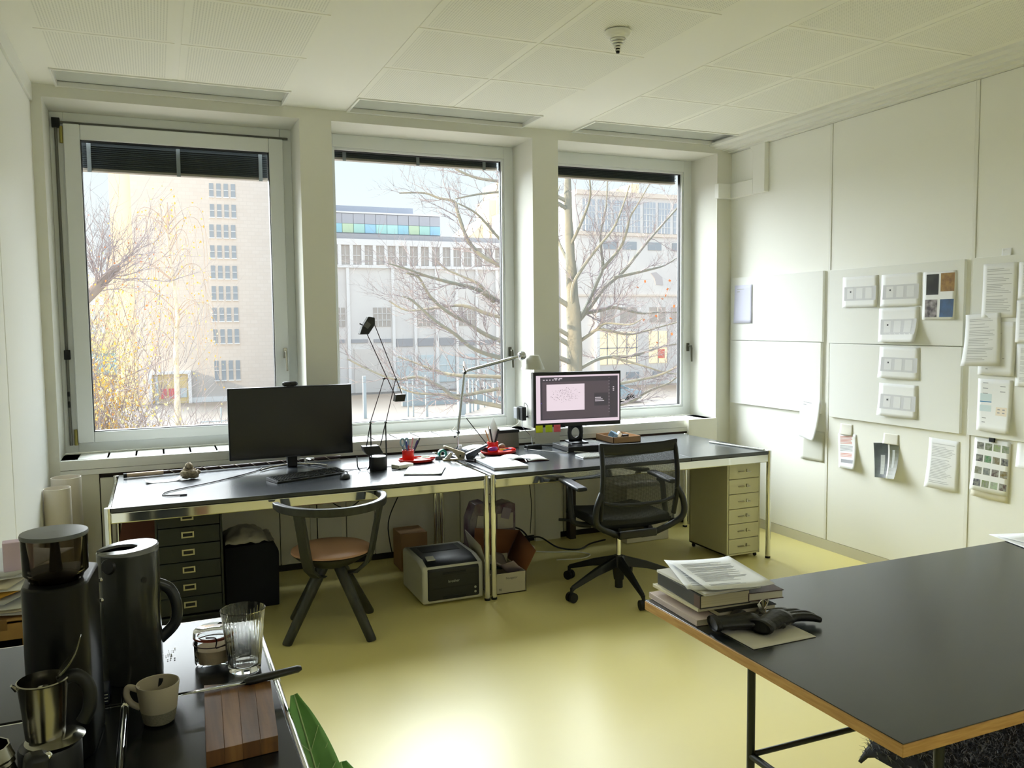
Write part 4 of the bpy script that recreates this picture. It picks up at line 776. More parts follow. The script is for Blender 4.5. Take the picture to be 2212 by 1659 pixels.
wsheet('pinned_sheet', 'leftmost of two landscape shirt-layout sheets at the top of the middle board', 4.30, 4.0, 1.90, 1.697, kind='shirts')
wsheet('pinned_sheet', 'landscape shirt-layout sheet directly left of the colour photo sheet', 3.974, 3.675, 1.898, 1.697, kind='shirts')
wsheet('pinned_sheet', 'landscape shirt-layout sheet just above the middle board seam', 3.99, 3.682, 1.688, 1.474, .02, .014, kind='shirts')
wsheet('photo_sheet', 'sheet with four colour clothing photos on the middle board', 3.66, 3.433, 1.895, 1.612, kind='photo', cat='photo sheet')
wsheet('pinned_sheet', 'landscape shirt-layout sheet just below the middle board seam', 3.977, 3.672, 1.442, 1.243, kind='shirts')
wsheet('pinned_sheet', 'lowest landscape shirt-layout sheet on the middle board', 3.975, 3.678, 1.210, 1.002, curl=.012, kind='shirts')
wsheet('pinned_sheet', 'tilted white form hanging over the lower edge of the first board', 4.68, 4.48, 1.058, .775, -.06, .02, kind='few')
wsheet('clear_sleeve', 'grey transparent sleeve taped to the wall under the tilted form', 4.69, 4.464, .832, .614, off=.001, curl=.002, kind='none', mat=M('sleeve_grey', '#cfd0c8', .4), cat='sleeve')
wsheet('postcard', 'small red lettered leaflet on the wall below the middle board', 4.34, 4.175, .842, .610, .08, .02, off=.001, kind='redtext', cat='leaflet')
wsheet('tape_tab', 'translucent tab holding the red lettered leaflet', 4.318, 4.21, .91, .835, off=.001, kind='none', cat='tab', mat=M('tab_white', '#dddcd2', .5))
wsheet('book_cover', 'dark green and olive booklet cover hanging on the wall', 4.03, 3.83, .825, .602, .12, .02, off=.002, kind='dark', cat='booklet')
wsheet('tape_tab', 'translucent tab holding the dark booklet cover', 3.95, 3.83, .888, .82, off=.001, kind='none', cat='tab', mat=M('tab_white', '#dddcd2', .5))
wsheet('pinned_sheet', 'typed letter on the wall below the middle board, right side', 3.607, 3.397, .90, .60, -.01, .012, off=.001, kind='lines')
wsheet('thumbnail_sheet', 'sheet with sixteen small colour pictures clipped at the right', 3.298, 3.078, .938, .638, -.03, .012, off=.006, kind='thumbs', cat='photo sheet', hd=True)
wsheet('pinned_sheet', 'plain cream sheet behind the sixteen-picture sheet', 3.297, 3.075, .93, .600, -.03, .008, off=.001, kind='none', mat=M('cream_paper', '#dedbcc', .8))
wsheet('pinned_sheet', 'typed page at the top of the right board', 3.264, 3.064, 1.916, 1.62, 0, .004, kind='lines')
wsheet('pinned_sheet', 'typed sheet crossing the gap between middle and right boards', 3.362, 3.148, 1.642, 1.35, .05, .016, off=.028, kind='lines')
wsheet('pinned_sheet', 'sketched page partly behind the typed sheet on the right board', 3.28, 3.058, 1.596, 1.30, 0, .004, kind='sketch')
wsheet('pinned_sheet', 'chart page with blue bars on the right board', 3.276, 3.068, 1.278, .985, 0, .008, kind='chart')
wsheet('paper_label', 'tiny white label sticking up above the right board', 3.173, 3.114, 1.997, 1.932, off=.001, kind='few', cat='label')
wsheet('pinned_sheet', 'typed page cut by the right picture edge, upper', 3.055, 2.85, 1.915, 1.72, off=.0215, kind='lines')
wsheet('pinned_sheet', 'typed page cut by the right picture edge, middle', 3.063, 2.86, 1.71, 1.485, off=.0215, kind='lines')
wsheet('pinned_sheet', 'typed page cut by the right picture edge, lower', 3.055, 2.85, 1.475, 1.25, off=.0215, kind='lines')
wsheet('pinned_sheet', 'white page hanging low at the right picture edge', 3.045, 2.84, .985, .81, .0, .02, off=.001, kind='few')
# ================================================================== RIGHT TABLE
t = thing('work_table', 'large table with black top and plywood edge in the foreground right', 'table', (2.4, 1.71, 0))
ltop = M('black_tabletop', '#1d2122', .24, spec=.8, coat=.2, var=(5, '#232728', (.4, 6, 1)), bump=(160, .06, .0004))
g = G(); g.box(1.39, 3.42, 1.213, 2.205, .710, .738, 0); g.ob('edge', t, wood, bevel=.002)
G().box(1.3915, 3.4185, 1.2145, 2.2035, .7382, .7405).ob('tabletop', t, ltop, bevel=.0008)
tb = M('frame_black', '#1c221e', .4)
for x in (1.645, 3.15):
    for y in (2.0, 1.335): G().cyl((x, y, .012), (x, y, .709), .0125, n=14).ob('leg', t, tb); G().cyl((x, y, 0), (x, y, .013), .014, n=12).ob('foot', t, dblack)
    G().cyl((x, 1.335, .275), (x, 2.0, .275), .0115, n=12).ob('side_rail', t, tb); G().cyl((x, 1.335, .697), (x, 2.0, .697), .0115, n=12).ob('top_rail', t, tb)
G().cyl((1.645, 2.0, .69), (3.15, 1.335, .29), .009, n=10).ob('cross_brace', t, tb); G().cyl((1.645, 1.98, .29), (3.15, 1.355, .69), .009, n=10).ob('cross_brace', t, tb)
TZ = .741
def book(lab, c, w, d, h, z, rz, cover, pages, spine=None, name='book'):
    t = thing(name, lab, 'book', (c[0], c[1], z), rz)
    G().box(-w/2+.002, w/2-.003, -d/2+.003, d/2-.003, .0025, h-.0025).ob('pages', t, pages, local=True)
    g = G(); g.box(-w/2, w/2, -d/2, d/2, 0, .0025); g.box(-w/2, w/2, -d/2, d/2, h-.0025, h); g.box(-w/2, -w/2+.003, -d/2, d/2, .0025, h-.0025, 1); g.ob('cover', t, [cover, spine or cover], bevel=.0008, local=True); return t
pgm = M('book_pages', '#cfc6a6', .8, var=(2, '#c0b591', (1, 1, 90))); pgl = M('book_pages_pale', '#d9d3bf', .8)
book('pale pink bottom book of the stack on the table corner', (1.525, 2.075), .235, .275, .018, TZ, -.05, M('cover_pinkgrey', '#c5b5ab', .6), pgl)
book('black thin book second from the bottom of the stack', (1.58, 2.055), .20, .25, .016, TZ+.018, -.06, M('cover_black', '#141414', .4), pgl, M('cover_cream', '#d6cfae', .6))
book('thin cream folder in the middle of the book stack', (1.53, 2.085), .215, .255, .010, TZ+.034, -.04, M('cover_cream', '#d6cfae', .6), pgl)
b = book('thick dark grey book with brown spine end in the stack', (1.515, 2.075), .17, .255, .040, TZ+.044, -.08, M('cover_charcoal', '#3c3c38', .6), pgm, M('cover_charcoal', '#3c3c38', .6))
G().box(-.0862, -.0855, -.1275, -.095, .002, .038).ob('spine_end', b, M('spine_brown', '#5a4438', .6), local=True)
book('thin open paperback sticking out right in the stack', (1.655, 2.03), .12, .19, .026, TZ+.046, -.12, M('cover_darkred', '#4a3530', .5), pgl)
book('white magazine pile under the top papers', (1.53, 2.07), .20, .26, .008, TZ+.085, -.02, M('cover_white', '#d9d8d2', .6), pgl)
tag(G().tube([(1.625, 1.955, TZ+.065), (1.628, 1.93, TZ+.03), (1.632, 1.915, TZ+.004)], .0015, 6).ob('bookmark_ribbon', None, M('ribbon_gold', '#c9a560', .6), ), 'thin golden bookmark ribbon hanging from the book stack', 'ribbon')
for i, (c, rz, z, lab) in enumerate((((1.545, 2.085), -.36, TZ+.096, 'printed sheet just under the topmost page on the book stack'), ((1.565, 2.06), -.20, TZ+.103, 'topmost printed sheet lying on the book stack'))):
    sheet('document', lab, c, .21, .297, rz, z, lines=24, curl=.25, cat='document', th=.001)
sheet('envelope', 'white card sheet lying under the black gloves', (1.545, 1.815), .215, .15, -.0, TZ, cat='card', mat=M('card_grey', '#cfccc2', .8), th=.0015)
leather = M('black_leather', '#101213', .38, spec=.5, bump=(55, .5, .003))
def glove(lab, c, rz, curl=0):
    t = thing('leather_glove', lab, 'glove', (c[0], c[1], TZ+.002), rz); g = G()
    g.tube([(-.10, 0, .024), (-.07, 0, .024), (-.03, 0, .024), (.01, .0, .024), (.03, 0, .022)], [.038, .034, .036, .042, .036], 16, flat=.5)
    for i, (y_, l) in enumerate(((-.030, .070), (-.011, .082), (.010, .078), (.029, .060))):
        g.tube(bez([(.012, y_, .022), (.04, y_*1.1, .024), (.012+l, y_*1.25+curl*.02, .020), (.018+l*1.12, y_*1.3+curl*.045, .013)], 4), [.0125]*9+[.011, .010, .009, .006], 10)
    g.tube(bez([(-.03, .025, .022), (-.005, .055, .024), (.03, .068, .018)], 4), [.014]*6+[.012, .011, .007], 10)
    g.ob('glove', t, leather, remesh=.0028, local=True)
    G().lathe([(.036, 0), (.040, .004), (.040, .012), (.036, .016), (.033, .008), (.036, 0)], (-.105, 0, .024), 20, ax=(1, 0, 0), sx=.52, sy=1).ob('cuff', t, leather, local=True)
glove('black leather glove lying across the white card, cuff to the left', (1.515, 1.865), -.22); glove('second black leather glove, fingers curled toward the card corner', (1.61, 1.845), .35, -1)
t = thing('key_ring', 'bunch of keys with silver and brass pieces between book stack and gloves', 'keys', (1.60, 1.90, TZ))
G().tube([(1.60+.014*math.cos(q*PI/6), 1.90, TZ+.05+.014*math.sin(q*PI/6)) for q in range(13)], .0016, 6, cap=False).ob('ring', t, steel)
for k in range(4): G().obox((1.595+.008*k, 1.895+.004*k, TZ+.03+.004*(k % 2)), (.010, .0025, .055), (.15*k-.2, .25*k-.4, .3*k)).ob('key', t, (steel, lbl, M('brass', '#b59b52', .3, .9), steel)[k])
for i, (c, rz) in enumerate((((3.13, 2.12), -.3), ((3.20, 2.05), .15), ((3.17, 2.09), -.05))): sheet('loose_paper', ('lowest', 'middle', 'topmost')[i]+' of three white papers at the far right table end', c, .21, .297, rz, TZ+.001+i*.002, cat='paper', th=.001)
# fur chair below the table
t = thing('fur_covered_chair', 'chair with a shaggy dark fur throw pushed under the black table', 'chair', (2.05, 1.40, 0))
for x in (1.84, 2.30):
    for y in (1.20, 1.60): G().cyl((x, y, 0), (x*.9+.207, y*.95+.07, .43), .012, n=12).ob('leg', t, tb)
G().box(1.80, 2.36, 1.16, 1.64, .42, .445).ob('seat', t, tb, bevel=.01)
rr = random.Random(5); g = G()
def furp(u, v):
    x = 1.76+u*.64; y = 1.12+v*.56; e = max(0, abs(2*u-1)-.8)*5; e2 = max(0, abs(2*v-1)-.8)*5
    return Vector((x, y, .475-.09*e*e*.5-.09*e2*e2*.5+.012*noise.noise(Vector((x*9, y*9, 0)))))
g.grid(lambda u, v: furp(u, v), 24, 24); fur = g.ob('fur_throw', t, M('fur_base', '#2c3036', .95), solid=.01)
g = G()
for i in range(9000):
    u, v = rr.random(), rr.random(); p = furp(u, v); d = Vector((rr.uniform(-1, 1)+.6*noise.noise(p*14), rr.uniform(-1, 1)+.6*noise.noise(p*14+Vector((9, 9, 9))), rr.uniform(.5, 1.1))).normalized(); l = rr.uniform(.018, .036); s = d.cross(Vector((rr.random(), rr.random(), .2))).normalized()*.0013
    q = p+d*l*.5+Vector((0, 0, .003)); r_ = p+d*l+Vector((d.x*.01, d.y*.01, -.006)); m = 0 if rr.random() < .62 else 1
    g.add([p-s, p+s, q+s*.8, q-s*.8, r_], [(0, 1, 2, 3), (3, 2, 4)], m)
g.ob('fur_strands', fur, [M('fur_dark', '#454b53', .8), M('fur_ash', '#8e949e', .8)], smooth=False, kind='stuff')
g = G()
for i in range(1200):
    u = rr.uniform(-.02, .14); v = rr.uniform(.15, .7); p = furp(max(u, 0), v)+Vector((-.03, 0, -.03)); d = Vector((rr.uniform(-1, .1), rr.uniform(-.6, .6), rr.uniform(-.3, .6))).normalized(); l = rr.uniform(.015, .03); s = d.orthogonal().normalized()*.0012
    g.add([p-s, p+s, p+d*l], [(0, 1, 2)])
g.ob('pale_fringe', fur, M('fleece_white', '#d8d6cf', .9), smooth=False, kind='stuff')
# ================================================================== TROLLEY (foreground left)
t = thing('black_cabinet', 'glossy black metal cabinet with chrome tube edges in the foreground left', 'cabinet', (-.15, 1.5, 0))
TP = M('gloss_black_panel', '#15191b', .2, spec=.4, bump=(220, .05, .0004)); TX = .94
X3 = [-.585, -.077, .188]; Y3 = [2.022, 1.62, 1.215]
for i in range(2):
    for j in range(2): G().box(X3[i]+.006, X3[i+1]-.006, Y3[j+1]+.006, Y3[j]-.006, TX-.012, TX-.0005).ob('top_panel', t, TP, bevel=.001)
for x in X3: G().cyl((x, Y3[-1], TX-.0075), (x, Y3[0], TX-.0075), .0065, n=14).ob('tube', t, chrome)
for y in Y3: G().cyl((X3[0], y, TX-.008), (X3[-1], y, TX-.008), .006, n=14).ob('tube', t, chrome)
for x in X3:
    for y in Y3:
        G().ball((x, y, TX-.0075), .0095, 14).ob('ball_joint', t, chrome)
        if y != Y3[1]: G().cyl((x, y, .03), (x, y, TX-.01), .0065, n=12).ob('upright', t, chrome); G().cyl((x, y, 0), (x, y, .032), .014, n=12).ob('foot', t, dblack)
for x in (X3[0], X3[-1]): G().box(x-.002, x+.002, Y3[-1]+.006, Y3[0]-.006, .05, TX-.016).ob('side_panel', t, TP)
G().box(X3[0]+.006, X3[-1]-.006, Y3[0]-.002, Y3[0]+.002, .05, TX-.016).ob('back_panel', t, TP); G().box(X3[0]+.006, X3[-1]-.006, Y3[-1]-.002, Y3[-1]+.002, .05, TX-.016).ob('front_panel', t, TP)
TT = TX+.0003
# grinder
t = thing('coffee_grinder', 'black coffee grinder with smoked round bean hopper', 'coffee grinder', (-.160, 1.47, TT))
gb = M('grinder_black', '#0b0d0e', .3, spec=.28); smoke = glassmat('smoked_plastic', (.62, .59, .54), .15)
poly = [(-.160+.048*math.cos(a), 1.462+.048*math.sin(a)) for a in [PI+.25+i*(PI-.5)/16 for i in range(17)]]+[(-.105, 1.555), (-.135, 1.58), (-.195, 1.58), (-.208, 1.555)]
G().prism(poly, TT, 1.222, 'z').ob('body', t, gb, bevel=.004)
G().lathe([(.036, 1.2225), (.038, 1.2225), (.041, 1.230), (.0465, 1.236), (.0475, 1.292), (.0460, 1.292), (.0450, 1.238), (.040, 1.231), (.036, 1.2225)], (-.160, 1.475, 0), 40).ob('hopper', t, smoke)
G().lathe([(0, 1.2925), (.0485, 1.2925), (.049, 1.296), (.048, 1.299), (0, 1.300)], (-.160, 1.475, 0), 40).ob('lid', t, M('lid_grey', '#53585c', .3), )
G().lathe([(0, 1.2235), (.034, 1.2235), (.034, 1.228), (.010, 1.236), (.006, 1.285), (0, 1.285)], (-.160, 1.475, 0), 24).ob('burr_cone', t, M('beans_dark', '#1a120c', .6))
for k in range(2): G().ball((-.103, 1.555, 1.19-.035*k), .004, 10).ob('button', t, steel)
# stainless pieces
st_ = M('worn_steel', '#a8a69d', .2, 1.)
t = thing('black_tin', 'round black tin supporting the steel coffee pot', 'tin', (-.165, 1.345, TT)); G().lathe([(0, 0), (.042, 0), (.042, .072), (.040, .076), (0, .076)], (-.165, 1.345, TT), 28).ob('tin', t, black)
t = thing('steel_coffee_pot', 'small steel coffee pot with black handle standing on its round flange', 'coffee pot', (-.165, 1.345, TT+.077))
zz = TT+.077
G().lathe([(0, 0), (.036, .001), (.040, .005), (.030, .010), (.026, .012), (0, .012)], (-.158, 1.345, zz), 36, ).ob('flange', t, st_)
G().lathe([(.026, .012), (.029, .05), (.033, .092), (.0345, .095), (.0325, .096), (.028, .05), (.025, .016), (0, .016)], (-.170, 1.345, zz), 36).ob('body', t, st_)
G().lathe([(0, .06), (.0285, .062)], (-.170, 1.345, zz), 28).ob('coffee', t, M('coffee_dark', '#160e08', .15)); G().lathe([(.004, .016), (.005, .08), (.007, .084), (0, .086)], (-.170, 1.345, zz), 14).ob('centre_tube', t, st_)
G().tube([(-.202, 1.335, zz+.09), (-.208, 1.333, zz+.097)], [.008, .004], 10, flat=.5).ob('spout', t, st_)
G().tube(bez([(-.150, 1.35, zz+.085), (-.128, 1.35, zz+.092), (-.112, 1.35, zz+.072), (-.112, 1.35, zz+.040), (-.122, 1.35, zz+.02)]), .0075, 12, flat=1.3).ob('handle', t, black)
g = G(); g.grid(lambda u, v: (-.150+.030*v+.006*math.sin(v*3), 1.35+(u-.5)*.052*math.sin(PI*min(.98, .3+v*.62)), zz+.098+.052*v), 8, 10); g.ob('open_lid', t, M('lid_smoked', '#6b6a5c', .2, .7), solid=.002)
t = thing('moka_pot_base', 'polished steel lower part of a moka pot at the left edge', 'moka pot', (-.215, 1.285, TT))
G().lathe([(0, 0), (.045, 0), (.047, .006), (.043, .05), (.034, .078), (.036, .082), (.034, .086), (.036, .090), (.034, .094), (.030, .106), (.028, .106), (.030, .092), (.032, .078), (.038, .05), (.040, .008), (0, .006)], (-.238, 1.30, TT), 12).ob('boiler', t, st_)
G().ball((-.193, 1.285, TT+.045), .006, 12).ob('valve', t, brass)
t = thing('black_handle_piece', 'black plastic handle piece with chrome tip beside the moka pot', 'handle', (-.17, 1.26, TT)); G().obox((-.176, 1.262, TT+.052), (.030, .03, .10), (.0, .1, .3)).ob('grip', t, black, bevel=.008); G().ball((-.158, 1.262, TT+.095), .006, 10).ob('tip', t, chrome)
# vacuum jug
t = thing('vacuum_jug', 'tall grey cylindrical vacuum jug with black loop handle', 'jug', (-.07, 1.749, TT))
jm = M('jug_grey', '#2e302d', .16, spec=.35, coat=.2)
c = (-.066, 1.749, TT-.0)
G().lathe([(0, 0), (.0535, 0), (.055, .003), (.0555, .244), (.0545, .248), (0, .248)], c, 56).ob('body', t, jm)
g = G(); k = 56; hx = lambda a: (.026+.018*max(0, math.cos(a-PI*1.12))**6)
vs = []; 
for i in range(k):
    a = 2*PI*i/k; h_ = (-.010+hx(a)*1.0*math.cos(a)*1.05, hx(a)*.95*math.sin(a)); tz = .2485+.0075
    vs += [(c[0]+.0556*math.cos(a), c[1]+.0556*math.sin(a), c[2]+.2485), (c[0]+.0556*math.cos(a), c[1]+.0556*math.sin(a), c[2]+tz-.003+.004*math.cos(a)), (c[0]+.053*math.cos(a), c[1]+.053*math.sin(a), c[2]+tz+.004*math.cos(a)), (c[0]+h_[0], c[1]+h_[1], c[2]+tz-.001), (c[0]+h_[0], c[1]+h_[1], c[2]+.250)]
g.add(vs, [(i*5+j, ((i+1) % k)*5+j, ((i+1) % k)*5+j+1, i*5+j+1) for i in range(k) for j in range(4)]); g.ob('lid_ring', t, M('lid_silver', '#7d8086', .22, .3))
G().lathe([(0, 0), (.05, 0)], (c[0], c[1], c[2]+.2495), 32).ob('lid_well', t, dblack)
G().lathe([(0, 0), (.016, 0), (.013, .0035), (0, .004)], (c[0]-.0325, c[1]-.0433, c[2]+.232), 20, ax=(-.6, -.8, .1)).ob('spout_disc', t, M('spout_black', '#191a1a', .3))  # small black disc on the jug body just below the lid
G().tube(bez([(c[0]+.050, c[1]+.006, c[2]+.175), (c[0]+.072, c[1]+.008, c[2]+.160), (c[0]+.083, c[1]+.009, c[2]+.128), (c[0]+.079, c[1]+.009, c[2]+.09), (c[0]+.050, c[1]+.006, c[2]+.062)]), .0075, 14, flat=1.5).ob('handle', t, M('handle_smoke', '#272b2d', .12, spec=.6))
a = -1.05; G().lathe([(0, 0), (.0062, 0), (.0062, .0012), (0, .0014)], (c[0]+.0555*math.cos(a), c[1]+.0555*math.sin(a), c[2]+.200), 20, ax=(math.cos(a), math.sin(a), 0)).ob('logo_dot', t, M('logo_black', '#1b1b1a', .4))
# mug
t = thing('ceramic_mug', 'beige ceramic mug with grey speckled lower half and black mark inside', 'mug', (-.02, 1.52, TT))
c = (-.02, 1.52, TT); cm = M('glaze_cream', '#b3ab97', .45); cg = M('glaze_speckled', '#8b8878', .8, var=(400, '#7a7768'))
G().lathe([(.0, .0), (.021, .0), (.025, .003), (.0295, .024)], c, 40, 0).ob('lower_body', t, cg)
G().lathe([(.0295, .024), (.0350, .068), (.0345, .0695), (.0330, .069), (.0275, .024), (.022, .005), (0, .005)], c, 40).ob('upper_body', t, cm)
G().tube(bez([(c[0]-.031, c[1]+.004, c[2]+.060), (c[0]-.046, c[1]+.006, c[2]+.066), (c[0]-.050, c[1]+.006, c[2]+.054), (c[0]-.043, c[1]+.005, c[2]+.038), (c[0]-.029, c[1]+.004, c[2]+.028)]), .0042, 12, flat=1.3).ob('handle', t, cm)
G().obox((c[0]+.004, c[1]+.0315, c[2]+.055), (.007, .002, .016), (0, .15, 0)).ob('dark_mark', t, dblack)
# jar
t = thing('clip_top_jar', 'small clip-top glass jar with red rubber ring half full of sugar', 'jar', (.083, 1.744, TT))
c = (.083, 1.744, TT)
G().lathe([(0, .001), (.032, .001), (.0365, .006), (.0375, .045), (.0345, .052), (.0345, .056), (.0325, .056), (.035, .045), (.034, .008), (0, .004)], c, 36).ob('jar_body', t, clear)
G().lathe([(0, .0045), (.033, .008), (.0345, .022), (.0346, .034), (.02, .0345), (0, .037)], c, 32).ob('sugar', t, M('brown_sugar', '#c9b59c', .9, bump=(300, .5, .001)))
G().lathe([(.031, .0565), (.0385, .0565), (.0385, .060), (.031, .060), (.031, .0565)], c, 36).ob('rubber_ring', t, M('ring_rust', '#8c3a22', .6))
G().lathe([(0, .075), (.030, .074), (.0375, .070), (.0385, .0605), (.030, .0605), (.028, .066), (0, .068)], c, 36).ob('jar_lid', t, clear)
wrm = M('clip_wire', '#3b2b2a', .35, .7)
G().lathe([(.0378, .044), (.0392, .044), (.0392, .046), (.0378, .046), (.0378, .044)], c, 36).ob('wire_band', t, wrm); G().tube(bez([(c[0]+.002, c[1]-.0385, c[2]+.046), (c[0]+.004, c[1]-.042, c[2]+.06), (c[0]+.0, c[1]-.041, c[2]+.066), (c[0]-.016, c[1]-.037, c[2]+.067)]), .0013, 8).tube(bez([(c[0]+.002, c[1]-.040, c[2]+.044), (c[0]+.016, c[1]-.038, c[2]+.047), (c[0]+.028, c[1]-.03, c[2]+.049)]), .0013, 8).ob('clip', t, wrm)
# ribbed glass
t = thing('ribbed_glass', 'tall clear glass with vertical ribs on the black cabinet', 'glass', (.137, 1.687, TT))
g = G(); k = 96; c = (.137, 1.687, TT); prof = [(.0, .001, 0), (.030, .001, 0), (.0315, .006, 0), (.0325, .018, .4), (.0405, .105, 1), (.0415, .112, 0), (.0430, .1225, 0), (.0415, .1235, 0), (.0400, .11, 0), (.0305, .018, 0), (.028, .012, 0), (0, .010, 0)]
vs = []
for r_, z_, f_ in prof:
    for i in range(k):
        a = 2*PI*i/k; rr_ = r_-.0014*f_*(.5+.5*math.cos(a*32)); vs.append((c[0]+rr_*math.cos(a), c[1]+rr_*math.sin(a), c[2]+z_))
g.add(vs, [(i*k+j, i*k+(j+1) % k, (i+1)*k+(j+1) % k, (i+1)*k+j) for i in range(len(prof)-1) for j in range(k)]); g.ob('tumbler', t, M('ribbed_clear_glass', '#f4f5f2', .02, trans=1., ior=1.45), ang=60)
# board and knife
t = thing('cutting_board', 'thick brown wooden cutting board on the black cabinet', 'cutting board', (.107, 1.457, TT))
bm_ = M('walnut_oak', '#7b5537', .5, var=(9, '#5a3a25', (6, .5, 1)), bump=(80, .2, .001))
poly = [(.056, 1.578), (.170, 1.548), (.155, 1.331), (.046, 1.322)]
t.location = (.107, 1.457, TT); ORG[t.name] = Vector((.107, 1.457, TT))
P0, P1, P2, P3 = [Vector(p) for p in poly]
for i in range(4):
    a, b = i/4, (i+1)/4-.0006; q = [P0.lerp(P1, a), P0.lerp(P1, b), P3.lerp(P2, b), P3.lerp(P2, a)]
    G().prism([tuple(v) for v in q], TT, TT+.026-(.0003*(i % 2)), 'z').ob('stave', t, M('stave_%d' % i, ('#7f5631', '#946a3f', '#7a522f', '#8a6036')[i], .5, var=(7, ('#65452b', '#6e4c2f', '#62432a', '#694a2d')[i], (9, .6, 1)), bump=(80, .2, .001)), bevel=.0006)
t = thing('kitchen_knife', 'small kitchen knife with black handle resting on the cutting board', 'knife', (.13, 1.548, TT+.028))
A = Vector((.016, 1.545, TT+.030)); B = Vector((.126, 1.549, TT+.031)); Cc_ = Vector((.228, 1.562, TT+.034))
g = G(); g.add([A, A.lerp(B, .3)+Vector((0, .007, 0)), B+Vector((0, .008, 0)), B+Vector((0, -.008, 0)), A.lerp(B, .2)+Vector((0, -.005, 0))], [(0, 1, 2, 3, 4)]); g.ob('blade', t, M('blade_steel', '#c9ccd0', .12, 1.), solid=.0012)
G().tube([B.lerp(Cc_, -.02), B.lerp(Cc_, .06), B.lerp(Cc_, .5), B.lerp(Cc_, .93), Cc_], [.007, .0100, .0092, .0088, .005], 14, flat=.75).ob('handle', t, black)
# small things between grinder and jug
t = thing('red_bottle', 'small dark red bottle glimpsed between grinder and jug', 'bottle', (-.138, 1.83, TT)); G().lathe([(0, 0), (.020, 0), (.022, .004), (.022, .028), (.012, .042), (.008, .048), (.008, .066), (0, .066)], (-.138, 1.83, TT), 24).ob('bottle', t, M('dark_red', '#5e1812', .3)); G().lathe([(.0222, .02), (.0226, .02), (.0226, .024), (.0222, .024)], (-.138, 1.83, TT), 24).ob('label_band', t, white)
t = thing('navy_packet', 'dark blue packet with white lines beside the jug base', 'packet', (-.115, 1.625, TT)); G().obox((-.118, 1.655, TT+.012), (.03, .05, .024)).ob('packet', t, M('navy', '#141c33', .4), bevel=.002)
for k in range(3): G().obox((-.118, 1.629, TT+.006+k*.006), (.026, .001, .001)).ob('stripe', t, white)
# crumbs
g = G(); rr = random.Random(9)
for i in range(22): g.ball((rr.gauss(.0, .012), rr.gauss(1.83, .03), TT+.0008), rr.uniform(.0006, .0014), 6)
tag(g.ob('sugar_crumbs', None, white, kind='stuff'), 'white sugar crumbs scattered on the black cabinet', 'crumbs')
tag(G().ball((.010, 1.80, TT+.0012), .0016, 8).ob('pepper_grain', None, dblack), 'single dark grain on the black cabinet left of the jar', 'crumb')
# green leaf at the cabinet side
t = thing('leafy_plant', 'large green leaf with pale veins beside the black cabinet', 'plant', (.30, 1.42, 0))
G().lathe([(0, 0), (.05, 0), (.065, .10), (.062, .10), (.05, .01), (0, .01)], (.30, 1.42, 0), 24).ob('pot', t, M('pot_clay', '#7d5a44', .8)); G().tube(bez([(.30, 1.42, .05), (.30, 1.43, .4), (.27, 1.42, .62), (.235, 1.47, .72)]), .005, 8).ob('stem', t, M('stem_green', '#4f7a35', .6))
LF = M('leaf_green', '#7fb56a', .55, var=(18, '#6fa65c')); LV = M('leaf_vein', '#b5d29a', .55)
def leaf(A, B, wd, nrm, nm='leaf'):
    A = Vector(A); B = Vector(B); n_ = Vector(nrm).normalized(); d = (B-A); s = d.cross(n_).normalized()
    f = lambda u, v: A+d*u+s*(v-.5)*wd*2*math.sin(PI*min(.985, max(.03, u)))**.65+n_*(.010*abs(v-.5)*2+.004*math.sin(u*40)*abs(v-.5)*2-.02*u*u)
    l = G().grid(f, 24, 8).ob(nm, t, LF, solid=.001); g = G(); g.tube([f(u/12, .5)+n_*.002 for u in range(13)], .0016, 6)
    for k in range(1, 9):
        for e in (0.06, .94): g.tube([f(k/11, .5)+n_*.0015, f(min(.96, k/11+.10), e)+n_*.0015], .0008, 5)
    g.ob('vein', l, LV)
leaf((.285, 1.38, .60), (.203, 1.49, .958), .044, (-.15, -.9, .42)); leaf((.30, 1.36, .55), (.262, 1.40, .83), .05, (-.3, -.9, .3)); leaf((.33, 1.46, .50), (.30, 1.55, .78), .06, (.1, -.9, .4))
# archive box & papers on low cabinet behind
t = thing('low_cabinet', 'pale low cabinet against the left wall behind the black cabinet', 'cabinet', (-.42, 2.9, 0)); G().box(-.60, -.22, 2.58, 3.05, .0, .52).ob('body', t, cream, bevel=.004); G().box(-.59, -.415, 2.575, 2.58, .03, .50).ob('door', t, cream, bevel=.002); G().box(-.405, -.23, 2.575, 2.58, .03, .50).ob('door', t, cream, bevel=.002)
t = thing('archive_box', 'tan cardboard archive box with hand hole at the left edge', 'box', (-.42, 2.8, .521))
kx = M('archive_tan', '#b58f58', .7, var=(20, '#a98350'))
x0, x1, y0, y1, z0, z1 = -.60, -.24, 2.62, 2.98, .521, .815
g = G(); hx0, hx1, hz0, hz1 = -.465, -.375, .735, .757
g.box(x0, hx0, y0, y0+.006, z0, z1); g.box(hx1, x1, y0, y0+.006, z0, z1); g.box(hx0, hx1, y0, y0+.006, z0, hz0); g.box(hx0, hx1, y0, y0+.006, hz1, z1); g.ob('front_side', t, kx)
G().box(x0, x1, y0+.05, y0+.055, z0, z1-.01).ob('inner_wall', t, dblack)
G().box(x0, x0+.006, y0, y1, z0, z1).ob('left_side', t, kx); G().box(x1-.006, x1, y0, y1, z0, z1).ob('right_side', t, kx); G().box(x0, x1, y1-.006, y1, z0, z1).ob('back_side', t, kx); G().box(x0, x1, y0, y1, z1-.012, z1-.006).ob('lid', t, kx)
for k in range(3): G().box(-.53+k*.08, -.49+k*.08, y0-.001, y0, z1-.03, z1).ob('tape_piece', t, M('tape_brown', '#8b6a3e', .4))
